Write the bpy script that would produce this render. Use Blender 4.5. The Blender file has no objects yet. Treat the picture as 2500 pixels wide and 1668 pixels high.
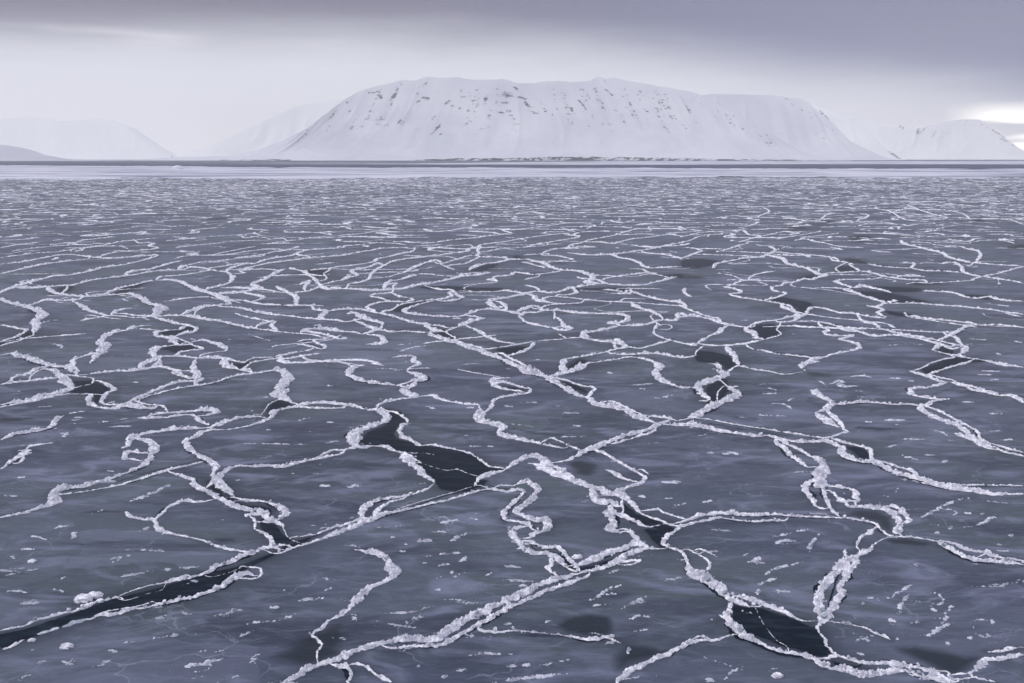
import bpy, math, random
import numpy as np
from mathutils import Vector
from mathutils.geometry import tessellate_polygon

# tones
SKY_LOW_A = (1.04, 1.03, 1.06)
SKY_LOW_B = (0.84, 0.85, 0.92)
SKY_DARK_A = (0.135, 0.12, 0.2)
SKY_DARK_B = (0.105, 0.125, 0.29)
SKY_DARK_C = (0.2, 0.19, 0.28)
SKY_ZENITH = (0.98, 1.0, 1.12)
SUN_E = 1.15
SNOW_A = (0.92, 0.91, 0.97)
SNOW_B = (0.56, 0.56, 0.65)
FRINGE_A = (0.66, 0.66, 0.77)
FRINGE_B = (0.3, 0.31, 0.4)
ICE_A = (0.046, 0.056, 0.094)
ICE_B = (0.076, 0.088, 0.134)
ICE_C = (0.155, 0.17, 0.25)
ICE_D = (0.024, 0.031, 0.055)
ICE_G = (0.064, 0.084, 0.099)
ICE_THIN_SHADE = (0.008, 0.014, 0.025)
ICE_SPEC = 0.1
WAT_A = (0.006, 0.011, 0.02)
WAT_B = (0.018, 0.027, 0.043)
WAT_SPEC = 0.03
SEA_A = (0.05, 0.06, 0.11)
SEA_B = (0.085, 0.095, 0.15)
FLAT_A = (0.59, 0.59, 0.68)
FLAT_DARK = (0.17, 0.18, 0.26)
MT_A = (0.64, 0.65, 0.7)
MT_B = (0.54, 0.55, 0.62)
HEAD_A = (0.45, 0.44, 0.52)
HEAD_B = (0.4, 0.39, 0.47)
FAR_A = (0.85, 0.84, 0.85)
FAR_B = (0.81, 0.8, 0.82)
HAZE_COL = (1.0, 1.0, 1.0, 1.0)
HAZE_D = 8e-05
HAZE_G = 0.25
HAZE_TOP = 740
N_PARTS = 130

scene = bpy.context.scene
R_ = math.radians
# ------------------------------------------------------------------ camera
cam = bpy.data.cameras.new('camera')
cam.sensor_width = 36; cam.lens = 35.0; cam.clip_start = 0.1; cam.clip_end = 60000
camera = bpy.data.objects.new('camera', cam); scene.collection.objects.link(camera)
camera.location = (0, 0, 10.0)
camera.rotation_euler = (R_(90 - 10.42), 0, 0)
scene.camera = camera
# ------------------------------------------------------------------ view
vs = scene.view_settings
vs.view_transform = 'Standard'; vs.look = 'None'; vs.gamma = 1.0; vs.exposure = 0.0; vs.use_curve_mapping = False
scene.cycles.max_bounces = 6; scene.cycles.diffuse_bounces = 3; scene.cycles.glossy_bounces = 2
scene.cycles.volume_bounces = 2; scene.cycles.transparent_max_bounces = 8
scene.cycles.use_denoising = True
# ------------------------------------------------------------------ overcast sky
SUN_EL, SUN_AZ = R_(34), R_(-105)
world = bpy.data.worlds.new("World"); scene.world = world; world.use_nodes = True
nt = world.node_tree; N = nt.nodes; Lk = nt.links; N.clear()
def nd(t, **kw):
    n = N.new(t)
    for k, v in kw.items(): setattr(n, k, v)
    return n
def mth(op, a, b=None, c=None, clamp=False):
    n = nd('ShaderNodeMath', operation=op); n.use_clamp = clamp
    for i, v in enumerate((a, b, c)):
        if v is None: continue
        if isinstance(v, (int, float)): n.inputs[i].default_value = v
        else: Lk.new(v, n.inputs[i])
    return n.outputs[0]
def mixc(f, a, b, bt='MIX'):
    n = nd('ShaderNodeMix', data_type='RGBA', blend_type=bt)
    for i, v in ((0, f), (6, a), (7, b)):
        if isinstance(v, (int, float)): n.inputs[i].default_value = v
        elif isinstance(v, tuple): n.inputs[i].default_value = (*v, 1)
        else: Lk.new(v, n.inputs[i])
    return n.outputs[2]
def sstep(v, lo, hi):
    n = nd('ShaderNodeMapRange', interpolation_type='SMOOTHSTEP')
    Lk.new(v, n.inputs[0])
    for i, q in ((1, lo), (2, hi), (3, 0.0), (4, 1.0)): n.inputs[i].default_value = q
    return n.outputs[0]
tc = nd('ShaderNodeTexCoord'); sx = nd('ShaderNodeSeparateXYZ'); Lk.new(tc.outputs['Generated'], sx.inputs[0])
az = mth('ARCTAN2', sx.outputs[0], sx.outputs[1]); el = sx.outputs[2]
def snoise(su, sv, scale, off=0.0, detail=4.0, rough=0.55):
    cb = nd('ShaderNodeCombineXYZ')
    Lk.new(mth('MULTIPLY', az, su), cb.inputs[0]); Lk.new(mth('MULTIPLY', el, sv), cb.inputs[1]); cb.inputs[2].default_value = off
    n = nd('ShaderNodeTexNoise'); n.inputs['Scale'].default_value = scale; n.inputs['Detail'].default_value = detail; n.inputs['Roughness'].default_value = rough
    Lk.new(cb.outputs[0], n.inputs['Vector']); return n.outputs[0]
n1 = snoise(1.0, 5.0, 2.2, 3.1); n2 = snoise(1.0, 9.0, 5.0, 7.7); n3 = snoise(1.0, 3.0, 1.1, 11.0, 2.0)
# lower limit of the dark cloud deck: high over the grey hill, low over the cleft mountain
vb = mth('MULTIPLY_ADD', mth('MULTIPLY', az, az), -0.13, mth('MULTIPLY_ADD', az, -0.055, 0.114))
vb = mth('ADD', vb, mth('MULTIPLY_ADD', n1, 0.036, -0.018))
t = mth('SUBTRACT', el, vb)
t = mth('ADD', t, mth('MULTIPLY_ADD', n2, 0.018, -0.009))
deck = sstep(t, -0.042, 0.026)
low = mixc(sstep(el, 0.0, 0.09), SKY_LOW_A, SKY_LOW_B)
dark = mixc(sstep(az, -0.15, 0.45), SKY_DARK_A, SKY_DARK_B)
dark = mixc(sstep(n3, 0.42, 0.66), dark, SKY_DARK_C)
col = mixc(deck, low, dark)
# pale break in the deck
br = mth('MULTIPLY', sstep(snoise(2.2, 16.0, 1.6, 21.0, 3.0), 0.50, 0.68), mth('MULTIPLY', sstep(el, 0.090, 0.102), mth('SUBTRACT', 1.0, sstep(el, 0.108, 0.118))))
br = mth('MULTIPLY', br, mth('SUBTRACT', 1.0, sstep(az, -0.36, -0.26)))
col = mixc(mth('MULTIPLY', br, 0.6), col, SKY_LOW_A)
# bright clear gap low beyond the last peak
gap = mth('MULTIPLY', sstep(az, 0.395, 0.45), mth('MULTIPLY', sstep(el, -0.01, 0.012), mth('SUBTRACT', 1.0, sstep(el, 0.035, 0.052))))
gap = mth('MULTIPLY', gap, sstep(snoise(1.5, 12.0, 5.0, 31.0, 2.0), 0.36, 0.52))
col = mixc(gap, col, (3.2, 3.0, 2.7))
# overcast zenith
col = mixc(sstep(el, 0.17, 0.45), col, SKY_ZENITH)
sky = nd('ShaderNodeTexSky', sky_type='NISHITA'); sky.sun_disc = False
sky.sun_elevation = SUN_EL; sky.sun_rotation = SUN_AZ
col10 = mixc(1.0, col, (10, 10, 10), 'MULTIPLY')
fin = mixc(0.95, sky.outputs[0], col10)
bg = nd('ShaderNodeBackground'); bg.inputs['Strength'].default_value = 0.1
Lk.new(fin, bg.inputs['Color'])
wo = nd('ShaderNodeOutputWorld'); Lk.new(bg.outputs[0], wo.inputs['Surface'])
# ------------------------------------------------------------------ veiled sun
sl = bpy.data.lights.new('sun', 'SUN'); sl.energy = SUN_E; sl.angle = R_(25); sl.color = (1.0, 0.96, 0.92)
sun = bpy.data.objects.new('sun', sl); scene.collection.objects.link(sun)
sd = Vector((math.sin(SUN_AZ) * math.cos(SUN_EL), math.cos(SUN_AZ) * math.cos(SUN_EL), math.sin(SUN_EL)))
sun.rotation_euler = sd.to_track_quat('Z', 'Y').to_euler(); sun.location = sd * 50

# ------------------------------------------------------------------ survey of the place, in centimetres (x, y[, width]) unless noted
RIDGE_DATA = [
('great thick diagonal ridge crossing the bottom centre of the frame', '-445,1772,13 -422,1811,16 -399,1839,15 -371,1860,15 -347,1875,16 -338,1890,16 -320,1908,14 -295,1924,15 -270,1943,14 -244,1952,16 -208,1957,15 -171,1955,16 -150,1968,16 -137,1998,19 -116,2029,19 -95,2050,19 -73,2071,19 -41,2108,21 -12,2145,21 25,2184,21 60,2224,18 96,2253,16 135,2275,11 165,2296,7 172,2300,4'),
("long heavy ridge sweeping past the slim dark slot to the picture's edge", '962,3493,8 969,3502,14 1000,3460,17 1037,3442,21 1081,3451,18 1128,3451,21 1145,3405,19 1162,3373,16 1137,3303,18 1144,3249,22 1170,3211,21 1209,3195,21 1227,3139,19 1242,3078,19 1280,3034,22 1318,2990,24 1350,2959,22 1383,2932,20 1299,2990,20 1335,2946,22 1372,2928,21 1409,2910,23 1440,2883,20 1482,2878,15 1551,2885,15'),
('long straight diagonal ridge with a white knot, running to the four-way crossing', '-489,5736,11 -464,5636,19 -409,5556,25 -352,5442,25 -300,5376,27 -239,5248,26 -174,5166,27 -118,5067,27 -56,4953,23 -4,4826,25 52,4705,26 92,4622,44 126,4580,36 151,4526,22 182,4440,24 228,4317,24 256,4233,27 288,4138,23 323,4112,22 340,4023,27 377,3961,31 428,3937,26 465,3902,21 483,3810,25 520,3743,23 563,3689,13'),
('long ridge with a fat white elbow, ending in an open hook', '-1450,2682,11 -1420,2706,13 -1395,2723,13 -1379,2760,12 -1362,2778,20 -1353,2809,27 -1381,2861,28 -1393,2907,21 -1363,2934,18 -1327,2955,18 -1311,2983,16 -1286,3012,15 -1266,3041,13 -1246,3086,15 -1228,3139,19 -1219,3195,23 -1239,3277,28 -1246,3337,28 -1262,3400,23 -1308,3455,21 -1350,3483,19 -1373,3493,10'),
('long wavy ridge running level from the small black junction to the hooked ridge', '437,2625,4 477,2648,7 505,2671,11 547,2700,13 597,2717,17 630,2717,17 667,2700,15 713,2700,15 748,2706,13 782,2696,11 825,2688,10 873,2682,9 918,2680,8 945,2676,8 970,2665,9 993,2648,8 1011,2631,10 1009,2592,10 1013,2560,8 1025,2539,8 1062,2534,9 1097,2524,8 1136,2498,8 1145,2504,4'),
('long hairpin ridge doubling back on itself far out on the ice', '-4919,9541,12 -4809,9746,24 -4791,10106,24 -4752,10414,30 -4635,10494,18 -4310,10227,25 -4083,10106,24 -3933,10258,25 -3718,10414,25 -3675,9959,24 -3686,9677,24 -3724,9410,24 -3800,9256,29 -3810,8893,22 -3853,8634,21 -3955,8525,21 -3959,8216,29 -3940,7881,28 -3921,7702,22 -3860,7447,21'),
("tent-shaped ridge with a broad peak next to the forked pool's tip", '-31,3108,8 2,3171,14 31,3235,22 71,3269,24 95,3244,24 127,3179,22 154,3127,21 179,3063,22 203,3005,22 236,2959,22 278,2921,21 288,2887,21 318,2874,21 337,2848,19 354,2809,19 361,2760,15 371,2712,7 392,2682,4'),
('lower strand running along the near side of the great thick ridge', '-279,1936,3 -249,1917,6 -204,1924,9 -150,1930,11 -116,1968,10 -87,2008,9 -56,2043,10 -25,2086,10 25,2138,10 76,2192,9 112,2220,11 148,2249,11 182,2279,7 192,2311,4'),
('near rim of the wide black lead ending in a fat white head', '-937,2050,5 -931,2050,9 -913,2068,12 -883,2075,12 -859,2097,9 -830,2108,8 -803,2123,9 -775,2138,10 -768,2149,12 -742,2161,11 -715,2184,13 -695,2208,16 -681,2233,19 -672,2275,21 -652,2292,14 -617,2281,8'),
('beaded white rim on the near bank of the oval black pool', '512,2142,5 497,2123,10 485,2086,11 475,2064,14 477,2029,12 484,2002,17 495,1968,16 512,1949,14 536,1924,13 561,1902,13 587,1890,13 612,1875,13 621,1845,14 640,1833,12 646,1834,6'),
('question-mark shaped ridge standing alone on the ice nearer than the black lead', '-410,2448,8 -373,2429,13 -341,2410,17 -314,2372,18 -299,2336,19 -287,2300,20 -294,2266,12 -321,2229,11 -338,2208,14 -347,2176,18 -356,2145,20 -365,2115,13 -381,2071,8 -404,2039,6 -411,2008,8 -427,1978,5 -410,1955,6 -397,1930,5 -401,1902,3 -390,1846,2'),
('long straight ridge continuing the black lead up to the forked dark pool', '-646,2446,3 -607,2419,5 -580,2448,9 -552,2478,9 -520,2508,9 -491,2539,13 -466,2576,15 -439,2609,16 -405,2648,16 -371,2700,15 -329,2729,10 -286,2760,10 -246,2791,10 -205,2816,10 -164,2854,8 -122,2894,11 -92,2921,5 -65,2928,3'),
('thick lumpy ridge with a big white boulder, beyond the oval black pool', '471,2614,5 440,2571,9 416,2539,10 400,2488,9 415,2458,8 434,2438,8 442,2400,8 442,2354,10 441,2309,17 453,2275,28 470,2253,28 483,2216,22 496,2176,20 509,2145,16 527,2123,13 551,2111,6 578,2123,3'),
("thick ridge slanting from the crossbar's end down to the picture's edge", '1852,4099,18 1804,4073,18 1757,4048,12 1726,4003,14 1670,3954,19 1655,3860,26 1660,3787,27 1677,3721,24 1699,3668,22 1681,3557,20 1666,3442,23 1679,3369,22 1709,3316,20 1748,3274,20'),
('broad frothy ridge with a grey slit running toward the oval black pool', '946,2473,7 934,2448,12 901,2419,17 868,2386,19 831,2354,23 799,2309,20 767,2266,18 738,2216,17 714,2161,18 699,2115,18 690,2064,21 669,2022,10 664,2015,6'),
('wider frothy strand of the serpentine double ridge', '-61,2925,4 -39,2962,7 2,2962,9 34,2997,15 61,2983,20 78,2928,20 67,2854,17 40,2791,16 18,2747,17 14,2717,13 39,2688,15 67,2659,15 91,2659,20 102,2625,23 97,2587,19 77,2571,16 60,2555,14 44,2529,9 11,2522,5'),
('thick far strand of the double ridge leading on from the oval black pool', '661,1899,7 673,1881,9 697,1863,10 723,1854,10 753,1857,11 778,1845,14 805,1839,14 827,1822,14 842,1803,11 859,1783,7 877,1793,4'),
('knobbly straight ridge along the narrow crack that drops into the wide black lead', '-1124,3113,7 -1048,3048,13 -1007,3012,16 -993,2969,17 -947,2921,18 -902,2874,16 -850,2816,16 -798,2766,16 -759,2747,15 -730,2747,20 -700,2694,17 -675,2659,16 -639,2625,11 -630,2603,6'),
("straight thick rim along the far side of the wide black lead's narrowing half", '-833,2239,10 -804,2258,10 -774,2275,10 -750,2300,10 -736,2336,13 -710,2358,13 -695,2386,15 -668,2424,15 -635,2458,15 -597,2476,9 -571,2458,5'),
('looping ridge around an oval floe, open at one end', '-481,7497,13 -449,7522,23 -406,7334,22 -367,7201,22 -431,7028,18 -555,7028,12 -644,6870,13 -704,6665,18 -708,6517,24 -641,6423,21 -521,6350,23 -426,6320,20 -342,6320,20 -281,6441,21 -211,6613,21 -133,6633,24 -54,6568,21 51,6423,21 73,6419,11'),
('straight thick ridge slanting from the four-way crossing toward the tent-shaped ridge', '622,3758,9 570,3694,16 502,3607,17 453,3557,19 399,3508,17 351,3451,21 304,3387,20 254,3334,23 188,3232,13 122,3189,7'),
('slim diagonal ridge rising from the bottom edge to the oval black pool', '198,1772,11 231,1817,12 261,1848,9 291,1875,9 323,1896,11 354,1921,9 379,1943,9 403,1954,8 430,1952,7 462,1974,5 491,1979,3'),
('long thin ridge sweeping away from the forked pool, then hooking toward the viewer', '-586,3347,5 -588,3303,9 -653,3252,13 -715,3195,12 -760,3155,15 -805,3163,12 -851,3155,11 -901,3163,12 -925,3131,11 -934,3078,13 -928,3019,16 -905,2962,19 -876,2921,16 -847,2881,11 -831,2850,6'),
('lumpy near strand of the double ridge leading on from the oval black pool', '622,1848,9 646,1834,14 671,1828,14 687,1810,14 717,1814,16 749,1822,14 780,1828,12 783,1825,6'),
('ridge with a thick white shoulder beyond the tent-shaped ridge', '-103,3883,15 -120,3871,28 -133,3814,28 -118,3726,31 -81,3694,22 -31,3652,25 -47,3580,15 -30,3521,19 13,3489,19 65,3451,17 116,3414,14 175,3369,7 204,3396,4'),
('long thick ridge curving up to the head of the dark winding pool', '-2266,4710,12 -2187,4661,22 -2101,4532,27 -2034,4425,40 -1973,4345,28 -1948,4274,20 -1962,4219,23 -1994,4165,25 -2013,4099,25 -2043,4048,22 -2080,4023,19 -2115,3998,14'),
('fat curved rim around the head of the forked dark pool', '-613,3937,8 -573,3906,14 -538,3906,21 -497,3814,21 -497,3726,22 -530,3683,25 -560,3621,26 -578,3561,26 -579,3483,28 -547,3391,21 -513,3373,20 -493,3394,8 -448,3382,5'),
("thick near strand continuing the long wavy ridge to the picture's edge", '1130,2502,7 1128,2488,13 1134,2458,18 1144,2429,18 1156,2395,15 1182,2372,15 1216,2368,15 1251,2363,15 1282,2352,13'),
('heavy slab-like ridge on far side of the short black slot', '135,2336,6 154,2345,12 176,2354,15 211,2381,18 244,2419,19 281,2448,19 323,2483,17 349,2478,9 357,2450,5'),
('tall frothy column of broken snow over a small black pool', '-1168,4645,14 -1136,4688,22 -1077,4612,33 -1036,4501,34 -1029,4395,32 -1019,4440,21 -1031,4294,34 -996,4224,30 -1022,4170,28 -963,4104,30 -909,4023,14 -877,3986,8'),
('thick straight ridge leaving the four-way crossing beside a long crack', '570,3694,10 633,3673,18 683,3679,22 715,3641,19 757,3605,20 805,3574,20 852,3545,17 884,3521,19 912,3525,20 934,3531,11'),
('long slightly curved ridge beside the flat streak of dark water', '-1335,7728,25 -1215,7684,26 -1090,7598,24 -950,7641,25 -836,7728,25 -764,7927,31 -657,8050,25 -552,8246,26 -466,8451,26 -425,8634,26 -481,8722,26'),
("ragged near strand of the serpentine double ridge's tail", '46,2614,10 10,2598,16 -2,2587,16 5,2550,16 13,2508,15 28,2458,17 50,2424,14 76,2419,10 98,2414,10 116,2395,12 125,2354,12 145,2318,7 162,2305,5 166,2309,3'),
('frothy bank of the narrow dark pool, ending at the four-way crossing', '1014,4337,12 966,4294,21 976,4197,28 925,4104,30 866,4028,22 815,3954,28 766,3883,31 732,3825,25 689,3774,15 650,3743,11 633,3743,6'),
('thinner smooth strand of the serpentine double ridge', '-92,2921,8 -65,2928,14 -43,2914,13 -12,2901,12 15,2921,14 33,2901,11 23,2854,10 -3,2791,12 -19,2729,13 -23,2688,13 -11,2659,14 18,2648,14 46,2625,13 57,2592,8 80,2574,4'),
("winding ridge with a fat white bend beyond the long diagonal ridge's middle", '647,5964,16 584,5859,26 499,5773,26 417,5699,25 416,5565,31 473,5465,21 535,5429,27 578,5385,43 617,5298,36 586,5236,18 554,5236,10'),
('thin level ridge branching off below the great thick diagonal ridge', '-78,2015,7 -61,1995,10 -30,1988,7 1,1995,6 39,1988,4 70,1982,2 100,1975,3 131,1965,7 161,1955,11 201,1962,10 230,1939,3'),
('frothy curling bank of the narrow dark pool, joined to the curved pool', '974,4833,14 1010,4798,19 990,4628,31 1014,4580,22 937,4470,25 869,4395,32 823,4322,26 817,4184,28 828,4079,20 780,4053,19'),
('thick feathery ridge ending at the pinched junction by the winding pool', '-2646,5048,18 -2605,5086,26 -2515,5009,33 -2427,4934,38 -2356,4861,26 -2281,4791,25 -2222,4756,26 -2179,4739,26 -2129,4705,28 -2037,4561,15'),
("thin ridge stepping up from the winding junction to the forked pool's fat rim", '-1139,3641,6 -1114,3611,10 -1051,3621,6 -998,3668,9 -956,3747,14 -946,3798,16 -952,3860,19 -923,3925,12 -869,3949,16 -784,3937,14 -695,3937,17 -682,3986,9'),
('long slightly curved ridge before the broad frothy ridge', '879,2397,7 870,2372,12 834,2318,14 806,2266,13 778,2216,11 774,2184,11 747,2138,13 714,2086,16 690,2043,13 672,2029,7'),
('long curved ridge beyond the v-shaped black pool', '1973,5884,6 2005,5911,10 2144,5859,13 2212,5808,18 2235,5709,26 2279,5627,18 2333,5556,18 2384,5442,15 2416,5333,17 2447,5277,22 2401,5174,26 2346,5094,18 2293,5042,10'),
('thick ridge on near side of the short black slot', '160,2293,5 165,2296,9 206,2318,13 244,2345,13 265,2372,15 299,2410,15 341,2448,12 387,2453,6 412,2463,3'),
("long thin rim on the far side of the wide black lead's outer end", '-1102,1995,7 -1083,2007,7 -1061,2017,7 -1046,2043,7 -1026,2061,7 -1005,2080,7 -981,2091,7 -966,2109,7 -955,2132,7 -938,2147,7 -916,2159,8 -887,2145,4'),
('thin y-shaped ridge trailing off toward the wide black lead', '-1114,2729,7 -1078,2688,11 -1040,2665,11 -1012,2665,10 -992,2637,10 -970,2592,14 -937,2566,11 -904,2550,6 -868,2534,5 -821,2508,4 -771,2468,9 -738,2448,7 -693,2434,9 -673,2429,4 -668,2424,2'),
('frothy upright ridge tapering down into the long wavy ridge', '1018,3273,7 1024,3269,12 1032,3235,24 1027,3171,31 998,3078,30 976,3019,26 954,2948,22 959,2948,12 943,2867,11 931,2803,10 925,2741,9 930,2694,7 927,2679,4'),
("winding ridge dropping from the open hook's level arm to the straight crack", '-1114,3611,9 -1148,3580,16 -1156,3502,16 -1175,3464,18 -1136,3373,16 -1093,3303,15 -1045,3244,15 -1004,3203,18 -973,3147,15 -960,3078,13 -940,3005,10 -947,2921,5'),
('far part of the long diagonal ridge, beyond a small gap', '-1232,6548,12 -1149,6626,21 -1034,6639,21 -941,6536,21 -852,6441,21 -739,6290,20 -638,6117,23 -550,6034,27 -474,5980,22 -438,5964,12'),
('long straight ridge beside the twin long dark pools', '2648,6905,19 2826,6919,19 2944,6835,19 3064,6766,19 3167,6665,18 3234,6600,18 3265,6504,18 3333,6411,18'),
('long double-stranded ridge sweeping up to the tall frothy column', '-1566,4053,17 -1561,4125,17 -1527,4205,13 -1487,4274,10 -1439,4322,9 -1386,4360,16 -1348,4410,14 -1319,4495,14 -1280,4574,14 -1224,4596,14 -1165,4661,14'),
('hooked ridge curling over the long grey pool', '983,2816,6 985,2772,10 1019,2772,12 1053,2760,14 1080,2741,15 1092,2706,19 1082,2648,16 1063,2603,14 1041,2571,16 1050,2555,13 1050,2536,7'),
('long thin ridge arcing away toward the mountain, far out on the ice', '-1295,7713,6 -1304,7817,11 -1314,8021,20 -1246,8117,21 -1207,8347,21 -1234,8722,21 -1235,9011,22 -1211,9449,22 -1188,9718,22 -1090,10002,23 -920,10227,23 -758,10461,23 -619,10707,23 -486,10877,23 -471,11166,13'),
("thick level ridge leading from the open hook's top to the winding junction", '-1373,3446,9 -1379,3464,17 -1385,3521,19 -1364,3551,17 -1321,3580,17 -1277,3611,20 -1226,3621,19 -1169,3631,15 -1139,3641,8'),
('long straight ridge beside the long hairpin ridge', '-3521,7927,13 -3518,7974,24 -3517,8196,24 -3467,8368,24 -3368,8525,24 -3283,8667,20 -3219,8917,25 -3134,9011,25 -3010,9035,25 -3009,9281,14'),
('smooth tapering ridge along the far bank of the oval black pool', '502,2161,4 524,2169,8 550,2149,13 574,2126,15 595,2104,13 615,2078,10 637,2044,4 679,2043,2'),
('long straight ridge beside the small black junction', '437,2625,5 471,2614,10 508,2642,10 548,2662,10 588,2676,10 641,2657,10 680,2650,10 723,2657,10 764,2659,5 790,2695,3'),
('long winding ridge beyond the fat white bend', '170,6646,11 208,6580,20 314,6580,20 406,6485,19 518,6454,19 629,6423,19 719,6380,23 738,6214,30 669,6090,20 611,6045,19 606,6084,10'),
('thin ridge zigzagging toward the viewer into a feathery fan', '1849,5612,9 1907,5612,16 1949,5612,16 1849,5510,16 1871,5429,16 1890,5320,21 1835,5207,16 1750,5134,15 1660,5067,15 1601,4998,15 1522,4934,20 1432,4798,25 1405,4728,15 1406,4661,14'),
('ridge thickening toward the viewer into a broad white knot', '-2955,7374,12 -2873,7415,23 -2710,7178,33 -2566,6955,36 -2465,6814,40 -2378,6679,50 -2340,6485,46 -2314,6332,30 -2428,6362,17'),
('ragged snow ridge with one sharp spike, just before the forked pool', '-427,2661,9 -432,2754,17 -421,2791,17 -404,2822,15 -367,2841,17 -322,2861,12 -282,2901,9 -262,2928,6 -240,2997,3'),
('long curved ridge beside the fat white bend', '564,5399,10 558,5341,18 553,5215,12 499,5134,14 545,5067,18 619,5055,18 683,5086,21 772,5075,21 869,4979,21 946,5036,12'),
('broad smooth snow plate inside the tent-shaped ridge', '55,3199,12 98,3163,31 138,3093,30 177,3026,22 193,2997,11'),
('long level ridge like a crossbar between two zigzag ridges', '1322,3998,21 1380,4010,16 1449,4035,21 1511,4023,16 1574,3998,16 1640,3998,16 1678,3973,14'),
('long straight ridge beside the curved grey pool', '586,10740,12 800,10461,25 1083,10542,27 1398,10964,25 1595,11233,25 1850,11712,25 2055,12020,25 2093,12161,14'),
('curled frothy ridge along the narrow crack that drops into the wide black lead', '-867,2835,4 -839,2854,7 -789,2828,8 -743,2816,10 -720,2809,10 -691,2778,15 -661,2741,17 -646,2694,15 -663,2659,13 -677,2648,12 -721,2648,6'),
('long straight ridge beside the winding crack', '-2137,6362,15 -2067,6320,27 -1929,6203,20 -1804,6117,20 -1676,5980,20 -1552,5875,20 -1438,5798,19 -1358,5748,19 -1338,5733,11'),
('long thick slightly curved ridge beside the flat streak of dark water', '49,10002,10 152,10002,17 234,9787,29 314,9581,29 382,9194,29 467,9011,28 582,8952,28 657,8722,28 690,8504,36 654,8196,32 664,8021,27 781,8034,15'),
('long straight ridge beyond the v-shaped black pool', '1972,5827,10 2006,5859,18 2040,5733,18 2070,5603,18 2190,5636,18 2252,5579,18 2301,5496,17 2332,5376,17 2374,5290,17 2416,5333,9'),
('long curved ridge beside the grey triangle of water', '-2105,9071,17 -2105,9011,30 -2090,8779,33 -2081,8525,28 -2075,8296,29 -2098,8098,28 -2073,7909,36 -1970,7728,31 -2005,7598,23 -2060,7472,27 -2147,7431,27 -2213,7431,27 -2218,7374,15'),
('medium-length straight ridge beside the oval black pool', '775,1827,6 780,1828,12 794,1811,15 817,1797,15 852,1781,11 859,1783,6'),
('arched ridge rising from the pinched junction over a rounded floe', '-2091,4833,11 -2127,4971,23 -2147,5094,29 -2203,5290,36 -2274,5407,34 -2320,5579,28 -2321,5709,23 -2288,5798,19 -2267,5927,16 -2202,5991,13'),
('lone c-shaped ridge lying open on bare ice', '-719,4798,11 -768,4746,25 -777,4628,27 -748,4532,27 -687,4440,27 -614,4389,21 -518,4351,12 -461,4298,7'),
('long straight ridge beside the broad white knot', '-2034,6814,11 -1984,6746,20 -1866,6712,20 -1725,6548,24 -1588,6423,19 -1449,6350,19 -1318,6261,19 -1205,6203,19 -1186,6219,10'),
('thick ridge bending like a knee beside the narrow wedge of dark water', '-3724,7178,19 -3550,6955,26 -3426,6849,29 -3264,6679,35 -3130,6517,42 -3020,6302,38 -2949,6073,37 -2840,5859,29 -2786,5709,10 -2755,5640,6'),
('thin ridge on near side of the straight crack beyond the fat white elbow', '-1264,2934,5 -1253,2941,9 -1219,2969,9 -1190,3012,10 -1160,3056,12 -1134,3101,13 -1104,3139,10 -1064,3179,11 -1024,3223,6'),
('kinked ridge stepping up between the winding junction and the short wedge ridge', '-1773,3821,9 -1776,3765,23 -1755,3694,18 -1746,3625,17 -1793,3574,19 -1833,3547,19 -1841,3498,19 -1848,3470,15'),
('level ridge with one lumpy end touching the winding crack', '-1806,5001,10 -1771,4905,17 -1739,4773,25 -1771,4705,22 -1825,4661,20 -1892,4655,19 -1948,4622,16 -1999,4580,11 -2045,4558,8'),
('long straight ridge beside the crossbar ridge', '1686,3978,11 1715,3906,11 1724,3792,11 1733,3683,11 1730,3580,10 1696,3483,10 1713,3409,10 1738,3355,14 1769,3316,10'),
('long straight ridge beside the long grey pool', '1130,2502,4 1141,2508,7 1168,2483,10 1179,2448,10 1212,2429,10 1232,2400,10 1262,2386,10 1294,2377,10'),
('long thick straight ridge beside the curved grey pool', '625,11264,12 689,11712,22 805,11915,22 941,12343,22 1162,12802,22 1348,13169,22 1576,13829,22 1829,14406,23 2143,14406,23 2483,14558,24 2543,14609,13'),
('thin far strand beside the long heavy sweeping ridge and its slim dark slot', '1168,3512,5 1164,3483,8 1191,3436,12 1220,3400,12 1245,3369,14 1237,3303,12 1218,3235,10 1249,3199,10 1271,3155,11 1299,3116,11 1297,3063,11 1298,3038,6'),
('thin ridge leaving the straight four-way ridge, then hooking back on itself', '279,3360,6 286,3346,11 322,3299,10 353,3216,10 384,3144,10 413,3075,10 424,3034,11 396,2976,13 362,2952,14 331,2918,13 308,2878,7'),
('long straight ridge beside the tall frothy column', '-878,3945,10 -877,3986,19 -834,4010,19 -783,4028,21 -705,3998,19 -660,3973,21 -613,3937,11 -573,3906,6'),
('long straight ridge beyond the broad white knot', '-2977,8266,19 -2856,8266,27 -2732,8147,27 -2596,7909,27 -2420,7641,26 -2302,7472,26 -2167,7310,25 -2017,7079,25 -1961,7065,14'),
('curved ridge bending like a bracket between long diagonal ridge and narrow pool', '605,4998,6 640,4979,12 684,4923,17 722,4833,26 715,4728,26 686,4628,24 677,4470,24 710,4380,19 756,4302,12 823,4322,7'),
('long straight ridge beside the slim dark slot', '1274,3041,5 1291,3048,9 1331,2990,9 1389,2966,9 1457,2966,9 1589,2959,9'),
('long straight ridge beyond the fat white bend', '271,7255,8 324,7255,15 448,7178,15 566,7065,15 694,6991,15 803,6955,15 921,6919,14 1033,6849,14 1173,6780,14 1172,6718,8'),
('long straight ridge beyond the long hairpin ridge', '-5243,10181,21 -5178,10414,21 -5110,10657,21 -4937,10825,21 -4893,11088,22 -4814,11363,22 -4776,11854,22'),
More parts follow.
